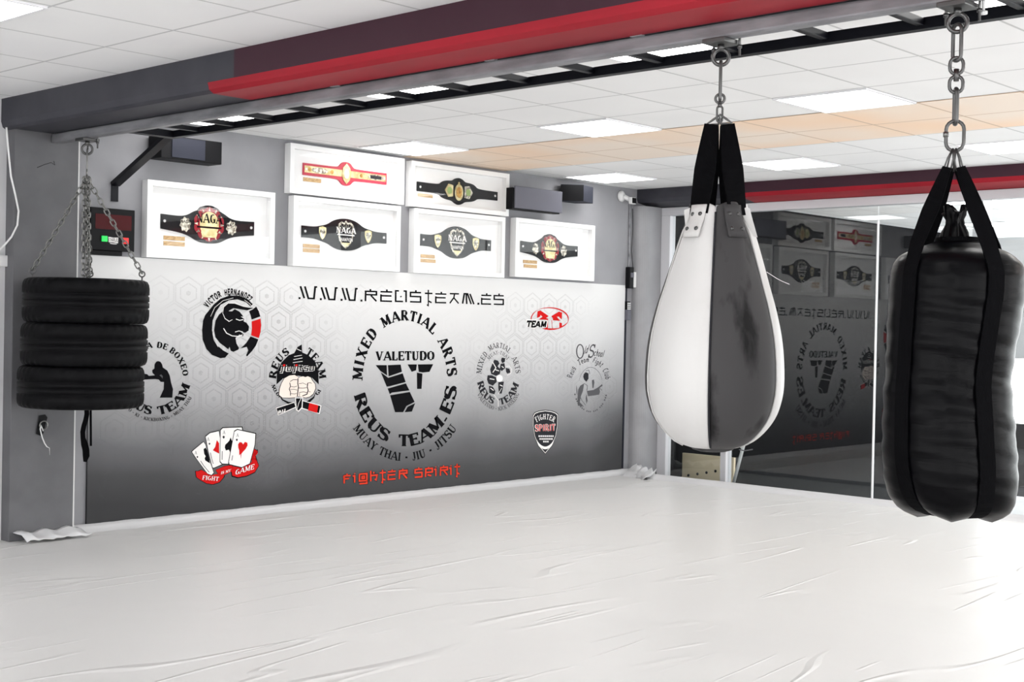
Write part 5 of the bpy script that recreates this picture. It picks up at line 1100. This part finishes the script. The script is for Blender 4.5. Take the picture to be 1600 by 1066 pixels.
# shield
mb = MB(); F = area(720, 470, 4.1)
sh = [(460, 735), (472, 716), (500, 705), (541, 699), (582, 704), (612, 715), (624, 728), (623, 800), (612, 866), (586, 930), (541, 984), (496, 932), (470, 868), (459, 800)]
sc = lambda k: [(541+(x-541)*k, 838+(y-838)*k) for x, y in sh]
mb.flat(sc(1.0), F, 0, 'ink'); mb.flat(sc(.965), F, .0006, 'inkw'); mb.flat(sc(.93), F, .0012, 'ink2')
text_arc(mb, 'FIGHTER', (541, 900), 104, 140, 121, 59, 34, F, .0018, 'inkw', T=.2)
text_line(mb, 'SPIRIT', (476, 838), (606, 834), 44, F, .0018, 'inkw', 'serif', .32); text_line(mb, 'SPIRIT', (478, 837), (604, 833), 42, F, .0024, 'inkr', 'serif', .18)
for y, x0, x1 in ((868, 498, 586), (886, 504, 580), (903, 528, 556)):
    x = x0
    while x < x1: mb.flat([(x, y-5), (x+9, y-5), (x+9, y+5), (x, y+5)], F, .0018, 'inkw'); x += 12.5
crescent((541, 880), 56, 72, 190, 350, 16, 'inkw', .0018)
put(mb, 'shield_emblem', 'dark shield with red and white lettering')

# four aces
mb = MB(); F = area(300, 650, 8.883)
rib = [[(85, 770), (130, 752), (200, 790), (290, 820), (380, 800), (450, 790), (440, 850), (380, 920), (290, 950), (200, 935), (120, 890), (62, 850), (52, 770)], [(330, 752), (450, 700), (560, 682), (575, 760), (470, 810), (400, 850), (360, 800)], [(540, 700), (640, 712), (740, 690), (830, 640), (830, 560), (905, 480), (912, 520), (880, 560), (905, 640), (925, 690), (870, 780), (760, 830), (640, 852), (560, 830)], [(770, 560), (840, 530), (860, 460), (915, 490), (870, 545), (900, 620), (840, 600), (800, 640)]]
for P in rib:
    cx = sum(p[0] for p in P)/len(P); cy = sum(p[1] for p in P)/len(P)
    mb.flat([(cx+(x-cx)*1.05, cy+(y-cy)*1.09) for x, y in P], F, 0, 'ink'); mb.flat(P, F, .0006, 'inkr')
cards = [[(0, 500), (30, 470), (160, 362), (185, 400), (240, 610), (300, 790), (270, 822), (215, 800), (60, 590)], [(190, 290), (250, 240), (372, 212), (392, 330), (388, 600), (415, 672), (300, 722), (285, 712), (230, 500)], [(398, 200), (430, 170), (690, 160), (700, 215), (640, 620), (500, 665), (420, 662), (392, 630)], [(590, 220), (630, 195), (880, 250), (870, 400), (800, 660), (690, 712), (520, 670), (512, 640)]]
for i, P in enumerate(cards):
    d = .0012+i*.0016; cx = sum(p[0] for p in P)/len(P); cy = sum(p[1] for p in P)/len(P)
    mb.flat([(cx+(x-cx)*1.06, cy+(y-cy)*1.05) for x, y in P], F, d, 'ink'); mb.flat(P, F, d+.0005, 'inkw')
mb.flat([(160, 462), (190, 440), (215, 500), (240, 610), (250, 660), (185, 620), (175, 590), (190, 560), (170, 530)], F, .0022, 'ink')
mb.flat([(345, 335), (376, 380), (378, 525), (330, 500), (290, 478), (322, 430)], F, .0038, 'inkr')
mb.flat([(535, 300), (552, 340), (566, 352), (560, 430), (548, 490), (530, 510), (512, 470), (470, 480), (455, 440), (462, 400), (500, 365), (520, 340)], F, .0054, 'ink')
mb.flat([(710, 395), (735, 362), (768, 372), (772, 410), (745, 460), (705, 502), (685, 530), (680, 600), (672, 530), (655, 550), (655, 480), (642, 440), (640, 395), (660, 365), (690, 368)], F, .0070, 'inkr')
for x, y, s, d in ((75, 568, 13, .0022), (242, 385, 13, .0038), (440, 292, 18, .0054), (622, 330, 15, .0070)): mb.flat([(x, y-s), (x+s, y), (x+4, y+s*1.3), (x-4, y+s*1.3), (x-s, y)], F, d, 'ink2')
for (x, y, a, d) in ((52, 535, -.5, .0022), (225, 345, -.2, .0038), (445, 250, 0, .0054), (632, 290, .15, .0070)): text_line(mb, 'A', (x-14, y), (x+14, y), 46, F, d, 'ink2', 'serif', .16)
for p, d in (([(120, 625), (160, 690), (240, 785)], .0022), ([(255, 510), (275, 600), (295, 665)], .0038), ([(420, 490), (418, 610)], .0054), ([(565, 550), (552, 620)], .0070)):
    for q in strokepoly(p, 9): mb.flat(q, F, d, 'inkg')
text_line(mb, 'FIGHT', (142, 885), (368, 905), 58, F, .0090, 'inkw', 'serif', .2, slant=.15); text_line(mb, 'IS MY', (400, 812), (536, 775), 38, F, .0090, 'inkw', 'serif', .2, slant=.15); text_line(mb, 'GAME', (598, 822), (860, 738), 72, F, .0090, 'inkw', 'serif', .2, slant=.15)
put(mb, 'aces_emblem', 'four playing cards over a red ribbon, low on the left')
